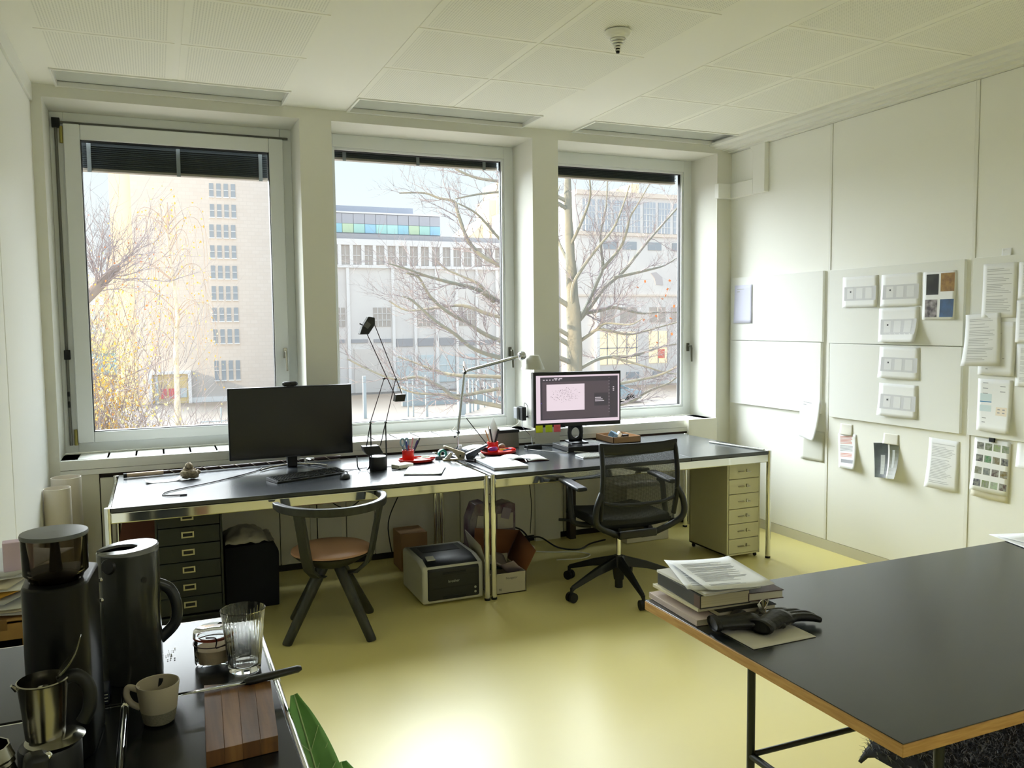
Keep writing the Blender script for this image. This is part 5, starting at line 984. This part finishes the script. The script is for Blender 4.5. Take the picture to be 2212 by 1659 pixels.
for i in range(9):
    rr = random.Random(i+60); m = (paper, M('paper_cream', '#d8d0bc', .8), paper, M('paper_grey', '#c5c7c9', .8), M('envelope_yellow', '#c99a3a', .7))[i % 5]
    o = tag(G().grid(lambda u, v: ((u-.5)*.21, (v-.5)*.28, .004*math.sin(u*5+i)), 6, 5).ob('loose_paper', None, m, solid=.004), 'sheet in the untidy paper pile on the archive box', 'paper', 'papers piled on the archive box')
    o.location = (-.44+rr.uniform(-.03, .04), 2.78+rr.uniform(-.03, .03), .822+i*.014); o.rotation_euler = (rr.uniform(-.02, .02), rr.uniform(-.02, .02), rr.uniform(-.6, .6))
tag(G().obox((-.385, 2.70, .975), (.075, .03, .085), (.1, 0, .1)).ob('pink_note_stack', None, M('pink_paper', '#dcc6da', .8), bevel=.002), 'pale pink paper block standing on the paper pile', 'paper block')
# ================================================================== OUTSIDE
GZ = -3.7
gm = M('pale_ground', '#948a80', .9, var=(.12, '#8a8681'))
st(G().box(-60, 130, 6.1, 160, GZ-.2, GZ), 'ground', gm)
tm = M('tower_tile', '#a8a099', .8); n = tm.node_tree; b = n.nodes['Principled BSDF']; tc = n.nodes.new('ShaderNodeTexCoord'); mp = n.nodes.new('ShaderNodeMapping'); br = n.nodes.new('ShaderNodeTexBrick')
mp.inputs['Rotation'].default_value = (PI/2, 0, 0); mp.inputs['Scale'].default_value = (1, 1, 1); n.links.new(tc.outputs['Object'], mp.inputs[0]); n.links.new(mp.outputs[0], br.inputs[0])
br.inputs['Color1'].default_value = (*lin('#cbc4be'), 1); br.inputs['Color2'].default_value = (*lin('#c8c0b9'), 1); br.inputs['Mortar'].default_value = (*lin('#c4bdb7'), 1); br.inputs['Scale'].default_value = 1; br.inputs['Brick Width'].default_value = .5; br.inputs['Row Height'].default_value = .26; br.inputs['Mortar Size'].default_value = .02
n.links.new(br.outputs[0], b.inputs['Base Color'])
fw_ = M('facade_white', '#d9d4d1', .8, var=(.5, '#dfdbd7')); wg = M('window_glass_hazed', '#a3a8ad', .5, spec=.3); wgl = M('window_glass_pale', '#c9d3d6', .5); mull = M('mullion_white', '#e6e4e2', .6); orange = M('tower_side_sunlit', '#d9c6a6', .8)  # far window glass lightened, outdoor haze put into its colour
t = thing('office_tower', 'tall grey tiled tower with four-wide window columns seen through the left window', 'building', (4, 70, GZ))
G().prism([(-1.2, 62), (10, 62), (10, 74), (-2.4, 74), (-2.55, 63.2), (-1.68, 62.35)], GZ, 22, 'z').ob('wall', t, [tm, orange])
o = bpy.data.objects['wall']; 
for p in o.data.polygons:
    if abs(p.normal.z) < .5 and p.normal.x < -.3: p.material_index = 1  # left faces carry the sun's warm tone in their colour
rows = [(11.98, 12.9), (10.58, 11.5), (9.18, 10.07), (7.77, 8.67), (6.37, 7.23), (4.93, 5.83), (3.45, 4.4), (1.95, 2.9), (.40, 1.38), (-2.2, -.82), (13.4, 14.3), (14.8, 15.7)]
for z0, z1 in rows:
    sft = -.03*(12-z0)*.9
    for k in range(4):
        x = 3.70+.48*k+(.08 if z0 > 9 else 0); w = G().box(x, x+.29, 61.93, 62.02, z0, z1).ob('window', t, wg); 
        g = G(); g.box(x-.04, x+.33, 61.86, 62.0, z0-.07, z0); g.box(x, x+.29, 61.90, 61.94, (z0+z1)/2-.02, (z0+z1)/2+.02); g.ob('window_sill', w, mull)
g = G(); g.box(-.60, -.36, 61.6, 62.02, GZ, -1.45); g.box(1.93, 2.15, 61.6, 62.02, GZ, -1.45); g.box(-.36, 1.93, 61.6, 62.02, -1.66, -1.45); g.ob('portal_frame', t, M('portal_white', '#eceaea', .7))
G().box(-.36, 1.93, 61.9, 61.96, GZ, -1.66).ob('portal_wall', t, M('portal_cream', '#e3cf9f', .7))
for a in (.19, .68): G().box(a, a+.36, 61.84, 61.9, -3.34, -2.66).ob('red_door', t, M('red_door', '#e0787a', .6))
G().box(-.2, .02, 61.8, 61.9, GZ, -1.7).ob('grey_door', t, wgl); G().box(1.3, 1.85, 61.84, 61.9, -3.3, -2.65).ob('side_vent', t, wgl); G().box(2.16, 10.0, 61.85, 62.0, GZ, -3.35).ob('plinth', t, mull)
# white industrial building
t = thing('industrial_building', 'long white industrial building with a row of narrow upper windows', 'building', (22, 70, GZ))
G().box(11, 31.2, 64.2, 80, GZ, 8.2).ob('main_wall', t, fw_)
g = G(); g.box(11, 31.2, 64.0, 64.2, 7.72, 8.15); g.box(11, 31.2, 63.95, 64.2, 5.98, 6.20); g.ob('ledge', t, M('facade_light', '#e6e3e1', .7))
G().box(11, 31.2, 65, 79, 8.2, 8.68).ob('roof_band', t, M('roof_grey', '#a8a6a8', .8))
x = 11.05
while x < 29.8:
    w = G().box(x+.42, x+1.0, 64.14, 64.22, 6.24, 7.66).ob('window', t, M('window_brownish', '#b5ada6', .5, spec=.3)); g = G(); g.box(x+.70, x+.73, 64.10, 64.15, 6.24, 7.66); g.box(x+.42, x+1.0, 64.10, 64.15, 6.9, 6.94); g.ob('glazing_bar', w, mull)
    G().box(x+1.06, x+1.32, 64.02, 64.2, 6.2, 7.72).ob('pier', t, M('facade_light', '#e6e3e1', .7)); x += .905
for x in (12.1, 15.69, 19.28, 22.78, 26.27, 29.8):
    w = G().box(x, x+1.36, 64.14, 64.22, 1.45, 2.92).ob('window', t, M('window_brownish', '#b5ada6', .5, spec=.3)); g = G()
    for k in range(1, 4): g.box(x+.34*k-.02, x+.34*k+.02, 64.09, 64.15, 1.45, 2.92)
    for k in range(1, 3): g.box(x, x+1.36, 64.09, 64.15, 1.45+.49*k-.02, 1.45+.49*k+.02)
    g.ob('glazing_bar', w, mull)
for x0, x1, z0, z1 in ((12.1, 13.45, .19, .47), (13.9, 15.2, .19, .47), (15.69, 17.06, .19, .46), (17.46, 18.82, -.17, .45), (19.25, 20.62, -.17, .45), (21.0, 22.32, -.17, .45), (22.73, 24.1, -.17, .23), (24.47, 25.83, -.17, .23), (26.2, 27.5, -.17, .23), (28, 29.3, -.17, .23)): G().box(x0, x1, 64.12, 64.22, z0, z1).ob('vent_strip', t, M('strip_grey', '#a6a5a8', .6))
for x in (17.44, 19.22, 20.98, 22.71, 24.5, 26.3, 28.1): w = G().box(x, x+1.37, 64.12, 64.22, -3.1, -.9).ob('shopfront_window', t, wgl); G().box(x+.66, x+.70, 64.08, 64.13, -3.1, -.9).box(x, x+1.37, 64.08, 64.13, -1.75, -1.71).ob('glazing_bar', w, mull)
G().box(14.1, 16.87, 64.1, 64.22, GZ, -.3).ob('garage_door', t, M('garage_cream', '#d8d1cb', .7))
for x in (13.6, 17.15, 18.93, 20.72, 22.42, 24.2, 25.95, 27.7, 29.5): G().box(x, x+.24, 64.0, 64.2, GZ, 5.98).ob('pilaster', t, M('facade_light', '#e6e3e1', .7))
# glass penthouse on its roof
t = thing('glass_penthouse', 'dark rooftop pavilion with turquoise glass band behind the white building', 'building', (16, 66, 8.2))
G().box(11, 21.86, 66, 78, 8.68, 10.40).ob('upper_storey', t, M('pent_grey', '#b3b3b9', .5)); G().box(11, 19.9, 67, 77, 10.4, 11.1).ob('roof_box', t, M('pent_slate', '#a3a8b3', .6)); G().box(10.9, 21.95, 65.85, 66, 10.38, 10.5).ob('roof_edge', t, mull)
x = 11.1; k = 0; cc = ('#b6e0d8', '#bde4dc', '#a6d3df', '#c9dcba', '#b6dcd0', '#a6d0e4')
while x < 21.6: G().box(x, x+.86, 65.9, 66.02, 8.86, 9.55).ob('glass_panel', t, M('teal_%d' % (k % 6), cc[k % 6], .25)); G().box(x, x+.86, 65.93, 66.02, 9.58, 10.34).ob('cladding_panel', t, M('pent_panel', '#b6b5bb', .5)); x += .90; k += 1
# building right with big windows
t = thing('power_hall_building', 'pale building with tall upper windows and lit ground floor seen right', 'building', (38, 70, GZ))
G().box(31.3, 60, 60, 78, GZ, 12.2).ob('main_wall', t, fw_)
for x in (31.9, 33.35, 34.75, 36.15, 37.65, 39.1, 40.6, 42.1): 
    w = G().box(x, x+1.15, 59.93, 60.02, 8.95, 11.5).ob('window', t, M('window_bluegrey', '#b4b9c0', .5, spec=.3)); g = G()
    for k in range(1, 4): g.box(x+.287*k-.015, x+.287*k+.015, 59.9, 59.94, 8.95, 11.5)
    for k in range(1, 5): g.box(x, x+1.15, 59.9, 59.94, 8.95+.51*k-.015, 8.95+.51*k+.015)
    g.ob('glazing_bar', w, mull)
g = G(); g.box(31.3, 60, 59.8, 60, 8.65, 8.9); g.box(31.3, 60, 59.8, 60, 11.85, 12.2); g.box(31.3, 60, 59.85, 60, 3.7, 3.85); g.ob('ledge', t, M('facade_peach', '#dccfc2', .7))
for x in (33.8, 35.68, 38.1, 40.5): G().box(x, x+1.3, 59.93, 60.02, 7.55, 8.2).ob('window', t, wg)
for x in (33.32, 35.45, 38.28, 40.4): w = G().box(x, x+1.55, 59.93, 60.02, 1.55, 2.8).ob('window', t, M('window_brownish', '#b5ada6', .5, spec=.3)); G().box(x+.75, x+.8, 59.9, 59.94, 1.55, 2.8).ob('glazing_bar', w, mull)
lit = M('lit_window', '#f5dfb4', .5, emit=.42)
for x, wd in ((33.3, 3.75), (38.23, 1.8)):
    w = G().box(x, x+wd, 59.93, 60.02, -1.9, .78).ob('lit_window', t, lit); g = G(); k = x+.85
    while k < x+wd: g.box(k-.04, k+.04, 59.88, 59.94, -1.9, .78); k += .93
    g.box(x, x+wd, 59.88, 59.94, -.60, -.52); g.ob('glazing_bar', w, M('bar_grey', '#a6a7ac', .6))
G().box(39.05, 39.7, 59.86, 59.9, -1.5, -.75).ob('red_sign', t, M('red_sign', '#e88a78', .6)); G().box(36.0, 37.2, 59.9, 60.0, -3.1, -2.6).ob('small_window', t, wg); G().box(38.6, 39.5, 59.9, 60.0, -3.1, -2.6).ob('small_window', t, wg); G().box(33.0, 33.3, 59.6, 60, GZ, 3.7).ob('downpipe', t, mull)
G().prism([(38.35, 5.65), (38.9, 5.75), (39.5, 5.3), (39.6, 4.65), (38.85, 4.7), (38.75, 5.2)], 59.95, 60.01, 'y').ob('wall_mark', t, M('mark_grey', '#bfb9b9', .8))
for i, x in enumerate((36.8, 38.3)): tag(G().box(x, x+.8, 63, 65, 12.2, 13.0+.5*i).ob('roof_chimney', None, M('chimney_sand', '#e3cfa6', .8), bevel=.02), ('left', 'right')[i]+' sand coloured chimney block on the pale building roof', 'chimney')
t = tag(G().box(32.7, 37, 80, 84, GZ, 16).box(31.9, 32.7, 80.2, 84, GZ, 14.2).ob('sand_tower', None, M('sand_wall', '#e6d5b0', .8)), 'sand coloured stepped tower behind the white building', 'building')
t = tag(G().prism([(29.0, 8.0), (34, 8.0), (34, 13.2), (32.3, 12.4), (30.6, 10.8), (29.0, 10.3)], 82, 90, 'y').ob('gabled_house', None, M('gable_cream', '#e6d8b4', .8)), 'cream gabled roof building beyond the long white facade', 'building')
# far left buildings
t = thing('distant_apartments', 'pale apartment blocks far away behind the yellow leaves, left', 'building', (-4, 92, GZ))
G().box(-9, -4.2, 92, 100, GZ, 6.5).ob('main_block', t, M('far_peach', '#e0cfbc', .8)); G().box(-4.15, -3.2, 91, 100, GZ, 8.9).ob('side_block', t, M('far_sand', '#e4d0b2', .8)); G().box(-9, -1.6, 90, 91, -3.0, -.9).ob('turquoise_base', t, M('far_turquoise', '#a0cdd0', .6)); G().box(-9, -1.6, 89.6, 90.4, -.9, -.6).ob('yellow_canopy', t, M('far_yellow', '#dcd68c', .6))
for r in range(4):
    for k in range(5): G().box(-8.2+k*.8, -7.8+k*.8, 91.9, 92.02, 1+r*1.4, 1.8+r*1.4).ob('window', t, wgl)
# parked car
t = thing('parked_car', 'silver blue parked car glimpsed right of the lit monitor', 'car', (26.8, 47.5, GZ))
G().prism([(24.6, GZ+.25), (29.3, GZ+.25), (29.35, GZ+.75), (28.4, GZ+.95), (27.3, GZ+1.45), (25.5, GZ+1.45), (24.7, GZ+.95)], 46.8, 48.5, 'y').ob('body', t, M('car_silver', '#9fb0ba', .3), bevel=.08)
G().prism([(27.4, GZ+1.38), (28.3, GZ+.96), (25.0, GZ+.96), (25.6, GZ+1.38)], 46.78, 48.52, 'y').ob('side_window', t, M('car_glass', '#6d8894', .1))
for x in (25.5, 28.4):
    for y in (46.78, 48.3): G().cyl((x, y, GZ+.31), (x, y+.2, GZ+.31), .31, n=20).ob('wheel', t, dblack)
# fence posts in the yard
for i, (u, y, h, w) in enumerate(((10.75, 46.5, 2.4, .18), (13.2, 46.2, 2.3, .08), (13.45, 46.0, 2.3, .08), (14.1, 45.5, 2.4, .14), (16.0, 45.0, 2.3, .36), (16.6, 46, 2.2, .10), (17.1, 46.5, 2.0, .14), (17.5, 47, 1.9, .10), (17.95, 47.5, 1.8, .12), (18.3, 48.2, 1.8, .10), (19.0, 49, 1.6, .10), (19.4, 49.5, 1.5, .12), (20.1, 50, 1.4, .2), (2.6, 40, 1.6, .06), (3.6, 40, 1.6, .06))):
    o = tag(G().box(u-w/2, u+w/2, y-w/2, y+w/2, GZ, GZ+h).ob('yard_post', None, M('post_bluegrey', '#a9b4ba', .6), bevel=.01), 'blue grey post standing in the yard outside', 'post', 'blue grey posts standing in the yard outside')
t = thing('yard_railing', 'low pale metal railing in the yard below the left window', 'railing', (4, 38, GZ))
for z in (.4, .8, 1.2): G().cyl((1.6, 38, GZ+z), (6.8, 38, GZ+z), .03, n=6).ob('rail', t, M('post_bluegrey', '#a9b4ba', .6))
t = tag(G().prism([(14.5, GZ), (22, GZ), (22, GZ+.25), (16.5, GZ+1.0), (14.5, GZ+1.3)], 52, 52.3, 'y').ob('stair_wall', None, M('post_bluegrey', '#a9b4ba', .6)), 'sloping pale wall in the yard behind the posts', 'wall')
# ---------------- trees
bark = M('bark_grey', '#7f8078', .85, var=(4, '#8d8778', (1, 1, .3)), bump=(12, .6, .02)); twg = M('twig_grey', '#8f8688', .85)
LIMBS = [[(10.59,20.0,1.13),(10.77,19.84,1.29),(10.89,19.67,1.41),(11.08,19.51,1.4),(11.62,19.34,1.28),(11.98,19.18,1.33),(12.42,19.01,1.46),(12.94,18.85,1.6),(13.33,18.68,1.78)],
[(10.89,19.67,1.41),(10.99,19.34,1.58),(11.32,18.68,1.54),(11.3,18.02,1.7)],
[(10.45,20.0,.31),(11.03,19.93,0.59),(11.45,19.85,0.66),(12.03,19.78,0.67),(12.51,19.7,0.79),(13.02,19.63,0.93),(13.43,19.55,0.99),(13.9,19.48,1.14)],
[(11.45,19.85,0.66),(11.86,19.57,0.52),(12.15,19.14,0.39),(12.41,18.71,0.26),(12.55,18.27,0.23)],
[(10.45,20.0,-0.32),(11.05,19.69,-0.17),(11.39,19.38,-0.05),(11.75,19.07,0.05),(12.08,18.76,0.15),(12.34,18.45,0.3),(12.46,18.14,0.47),(12.73,17.83,0.7)],
[(10.45,20.0,-0.95),(11.47,19.93,-0.74),(12.11,19.86,-0.58),(12.41,19.79,-0.4),(12.75,19.72,-0.25),(13.14,19.65,-0.13),(13.45,19.58,0.08),(14.08,19.51,0.35)],
[(10.4,20.0,1.85),(10.95,20.3,1.88),(11.55,20.6,1.95),(12.1,20.9,2.03),(12.66,21.19,1.97),(13.43,21.49,1.86),(14.17,21.79,1.89),(15.16,22.09,1.89)],
[(10.4,20.0,1.55),(10.98,20.21,2.04),(11.53,20.43,2.55),(12.26,20.64,3.02),(12.96,20.86,3.64),(13.61,21.07,4.2),(14.63,21.29,5.08),(15.49,21.5,5.76)],
[(11.9,20.5,2.85),(12.97,20.44,3.08),(13.84,20.88,3.26),(14.67,21.33,3.58)],
[(10.36,20.0,1.7),(10.22,19.77,2.51),(10.38,19.54,3.01),(10.69,19.3,3.52),(11.05,19.07,4.03),(11.19,18.84,4.55),(11.27,18.61,5.09)],
[(10.4,20.0,1.5),(10.77,20.03,2.04),(11.11,20.05,2.69),(11.31,20.08,3.1),(11.28,20.1,3.54),(11.27,20.13,4.03),(11.46,20.16,4.73),(11.52,20.18,5.55)],
[(11.29,20.07,3.06),(11.67,19.78,3.61),(11.75,19.55,4.05),(11.72,19.33,4.39),(11.84,19.11,4.73),(12.08,18.88,5.27)],
[(10.35,20.0,0.0),(9.17,19.8,0.43),(8.1,19.59,0.72),(7.56,19.39,0.86),(7.09,19.18,1.04),(6.6,18.98,1.38),(6.05,18.77,1.7),(5.46,18.57,2.15),(5.17,18.36,2.24)],
[(8.2,20.39,2.2),(7.44,19.61,2.47),(6.48,19.21,2.64),(5.88,18.82,2.74),(5.35,18.42,2.85),(4.78,18.03,2.95)],
[(10.35,20.0,0.5),(9.19,19.82,0.91),(8.13,19.64,1.15),(7.59,19.46,1.34),(7.1,19.29,1.6),(6.46,19.11,1.92),(6.0,18.93,2.27),(5.68,18.75,2.69),(5.33,18.57,2.78)],
[(10.35,20.0,-0.3),(9.4,20.31,0.08),(8.52,20.61,0.17),(7.48,20.92,0.23),(7.1,21.22,0.29),(6.72,21.53,0.44),(6.43,21.83,0.58),(6.07,22.14,0.73)],
[(10.36,20.0,-1.4),(9.34,20.18,-0.9),(8.41,20.37,-0.61),(7.83,20.55,-0.48),(7.25,20.73,-0.34),(6.84,20.91,-0.03),(6.33,21.1,0.22),(5.75,21.28,0.17),(5.13,21.46,0.42),(4.57,21.64,0.73)],
[(10.36,20.0,-0.7),(9.38,20.26,-0.22),(8.51,20.51,-0.13),(7.42,20.77,-0.29),(6.87,21.02,-0.25),(6.31,21.28,-0.22),(5.88,21.53,-0.06)],
[(10.3,20.0,2.0),(9.23,20.17,2.68),(8.47,20.33,3.08),(7.96,20.5,3.37),(7.62,20.67,3.78),(7.4,20.83,4.51),(7.37,21.0,4.82),(7.0,21.17,4.92),(6.65,21.34,5.06),(6.02,21.5,5.05)],
[(9.23,20.17,2.7),(8.5,19.8,3.4),(7.9,19.49,3.85),(7.23,18.98,4.25),(6.57,18.47,4.4)],
[(10.23,20.0,4.6),(9.07,19.76,5.03),(8.12,19.52,4.9),(7.35,19.29,4.76),(6.72,19.05,4.59)],
[(10.23,20.0,4.8),(9.36,20.11,5.16),(8.4,20.21,5.27),(7.75,20.32,5.35),(7.28,20.42,5.53),(7.14,20.53,5.67),(6.62,20.63,5.73)],
[(10.33,20.0,1.2),(9.23,20.19,1.83),(8.23,20.39,2.26),(7.88,20.58,2.63),(7.54,20.77,2.83),(7.08,20.97,3.06),(6.87,21.16,3.32)],
[(10.34,20.0,0.95),(9.28,20.3,1.58),(8.2,20.59,1.84),(7.53,20.89,2.09),(6.85,21.18,2.04),(6.17,21.48,1.98),(5.75,21.77,2.24)],
[(10.28,20.0,3.1),(10.22,20.63,3.85),(10.32,21.27,4.55),(10.93,21.9,5.58)],
[(10.25,20.0,3.6),(10.31,19.31,4.32),(10.14,18.62,4.8),(9.7,17.93,5.34)]]
t = thing('bare_tree', 'large bare tree with spreading grey branches outside the right windows', 'tree', (10.4, 20, GZ))
G().tube(bez([(10.4,20.0,GZ),(10.4,20.0,-2.09),(10.39,20.0,-0.94),(10.38,20.0,0.32),(10.38,20.0,1.32),(10.33,20.0,2.31),(10.28,20.0,3.3),(10.23,20.0,4.28),(10.21,20.0,5.37),(10.3,20.0,6.46),(10.41,20.0,7.67)], 3), [.34]*3+[.27]*3+[.235]*3+[.215]*3+[.20]*3+[.16]*3+[.13]*3+[.11]*3+[.09]*3+[.07]*3+[.05], 14).ob('trunk', t, bark)
rr = random.Random(11); tw = G()
def twig(p, d, l, r, dep):
    pts = [p]; q = p
    for i in range(4):
        d = (d+Vector((rr.uniform(-.25, .25), rr.uniform(-.25, .25), rr.uniform(-.16, .24)))).normalized(); q = q+d*l/4; pts.append(q)
    tw.tube(pts, [r*(1-.2*i) for i in range(5)], 3 if dep == 0 else 4, cap=False)
    if dep > 0:
        for i in range(4):
            for s in range(2 if rr.random() < .55 else 1): twig(pts[1+i % 4], (d+Vector((rr.uniform(-1, 1), rr.uniform(-1, 1), rr.uniform(-.55, .95)))).normalized(), l*rr.uniform(.45, .75), r*.55, dep-1)
for L in LIMBS:
    P = bez(L, 4); N = len(P); ln = sum((P[i+1]-P[i]).length for i in range(N-1)); R0 = min(.075, .022+.0095*ln)
    br_ = G().tube(P, [R0*(1-.72*i/(N-1)) for i in range(N)], 7).ob('branch', t, bark)
    for i in range(3, N, 2):
        d = (P[i]-P[i-1]).normalized(); s = (d+Vector((rr.uniform(-.9, .9), rr.uniform(-.9, .9), rr.uniform(-.6, 1.)))).normalized()
        twig(P[i], s, rr.uniform(.5, 1.15), R0*(1-.75*i/N)*.38, 2 if i % 4 == 3 else 1)
tw.ob('twigs', t, twg, smooth=False, kind='stuff')
g = G()
for i in range(26): p = Vector((rr.uniform(12.5, 14.5), rr.uniform(18.5, 20.5), rr.gauss(2.1, .35))); g.obox(p, (.07, .05, .004), (rr.random()*3, rr.random()*3, 0))
g.ob('last_leaves', t, M('leaf_orange', '#c8743a', .7), smooth=False, kind='stuff')
yl = M('leaf_yellow', '#e6b64e', .7); yl2 = M('leaf_pale_yellow', '#ddd092', .7)
def leafcloud(cnt, fn, sz, rr):
    g = G()
    for i in range(cnt):
        p = fn(); R_ = Euler((rr.random()*6, rr.random()*6, rr.random()*6)).to_matrix(); s = sz*rr.uniform(.6, 1.3)
        g.add([p+R_ @ Vector(q) for q in ((-s, 0, 0), (0, -s*.6, 0), (s, 0, 0), (0, s*.6, 0))], [(0, 1, 2, 3)], 0 if rr.random() < .6 else 1)
    return g
t = thing('birch_tree', 'slender white-trunked birch with sparse yellow leaves outside the left window', 'tree', (.46, 24, GZ))
G().tube(bez([(.46,24,GZ),(.458,24,-.8),(.465,24,-.3),(.47,24,.446),(.487,24,1.189),(.556,24,1.806),(.528,24,2.298),(.483,24,2.911),(.433,24,3.398),(.388,24,4.005),(.332,24,4.607),(.274,24,4.846)], 3), [.085]*6+[.07]*6+[.055]*6+[.045]*6+[.032]*6+[.022]*3+[.012], 10).ob('trunk', t, M('birch_bark', '#e6dac4', .8, var=(9, '#cdbfa9')))
tw = G(); hang = []
for i in range(30):
    z0 = rr.uniform(1.0, 4.5); a = rr.uniform(0, 2*PI); R1 = rr.uniform(.5, 1.4)*(1-.12*max(0, z0-2)); sx_ = .46+.03*math.sin(z0)
    P = bez([(sx_, 24, z0), (sx_+math.cos(a)*R1*.5, 24+math.sin(a)*R1*.5, z0+.45), (sx_+math.cos(a)*R1, 24+math.sin(a)*R1, z0+.25), (sx_+math.cos(a)*R1*1.1, 24+math.sin(a)*R1*1.1, z0-.9-rr.random()*.8)], 4)
    tw.tube(P, [.014*(1-.8*k/12) for k in range(13)], 4, cap=False); hang += P[4:]
    for k in range(5, 12, 2):
        q = P[k]; tw.tube([q, q+Vector((rr.uniform(-.15, .15), rr.uniform(-.15, .15), -.5)), q+Vector((rr.uniform(-.2, .2), rr.uniform(-.2, .2), -1.1))], .0035, 3, cap=False); hang.append(q+Vector((0, 0, -.8)))
tw.ob('branches', t, M('birch_twig', '#b5a295', .8), smooth=False, kind='stuff')
leafcloud(650, lambda: rr.choice(hang)+Vector((rr.gauss(0, .12), rr.gauss(0, .12), rr.gauss(-.1, .3))), .035, rr).ob('leaves', t, [yl, yl2], smooth=False, kind='stuff')
t = thing('leaning_tree', 'dark leaning branch tree with orange leaves at the left window edge', 'tree', (-2.6, 17, GZ))
G().tube(bez([(-2.9,17,GZ),(-2.4,17,0),(-1.7,17,1.6),(-1.146,17,2.142),(-.988,17,2.31),(-.789,17,2.522),(-.63,17,2.676),(-.56,17,2.70)], 3), [.2]*6+[.12]*3+[.10]*6+[.09]*4+[.085]*2+[.05], 12).ob('trunk', t, M('bark_brown', '#8c807a', .85))
tw = G()
for i in range(22): p = Vector((-1.2, 17, 2.1)).lerp(Vector((-.6, 17, 2.7)), rr.random()); twig(p, Vector((rr.uniform(-.4, 1), rr.uniform(-1, 1), rr.uniform(-.1, 1))).normalized(), rr.uniform(.5, 1.3), .013, 2)
tw.ob('twigs', t, twg, smooth=False, kind='stuff')
leafcloud(350, lambda: Vector((rr.uniform(-1.5, .3), 17+rr.uniform(-1, 1), rr.gauss(2.2, .6))), .02, rr).ob('leaves', t, [M('leaf_orange', '#c8743a', .7), yl], smooth=False, kind='stuff')
for i, (x, y, z, r, n_, lab) in enumerate(((-1.6, 26, -.4, 1.3, 3600, 'yellowing bush at the lower left outside the left window'), (.2, 22, -1.6, .9, 1300, 'low yellow green bush in front of the birch'), (-2.4, 30, 1.2, 1.7, 2600, 'tall thin yellow willow behind the bushes at far left'))):
    t = thing('yellow_bush', lab, 'bush', (x, y, GZ)); g = G(); tw = G()
    for k in range(26): twig(Vector((x+rr.uniform(-.5, .5), y, GZ+.2)), Vector((rr.uniform(-.5, .5), rr.uniform(-.5, .5), 1.3)).normalized(), (z-GZ)*rr.uniform(.7, 1.2), .02, 2)
    tw.ob('stems', t, twg, smooth=False, kind='stuff')
    leafcloud(n_, lambda: Vector((x+rr.gauss(0, r*.5), y+rr.gauss(0, r*.5), z+rr.gauss(-.5, r*.75))), .05, rr).ob('leaves', t, [yl2, M('leaf_olive', '#c9c398', .7) if i != 0 else yl], smooth=False, kind='stuff')
tag(G().tube([(20.93, 58, GZ), (20.93, 58, GZ+2.5)], .09, 10).ob('lamp_post', None, M('post_white', '#c9c4c0', .6)), 'short pale post in front of the white building', 'post')
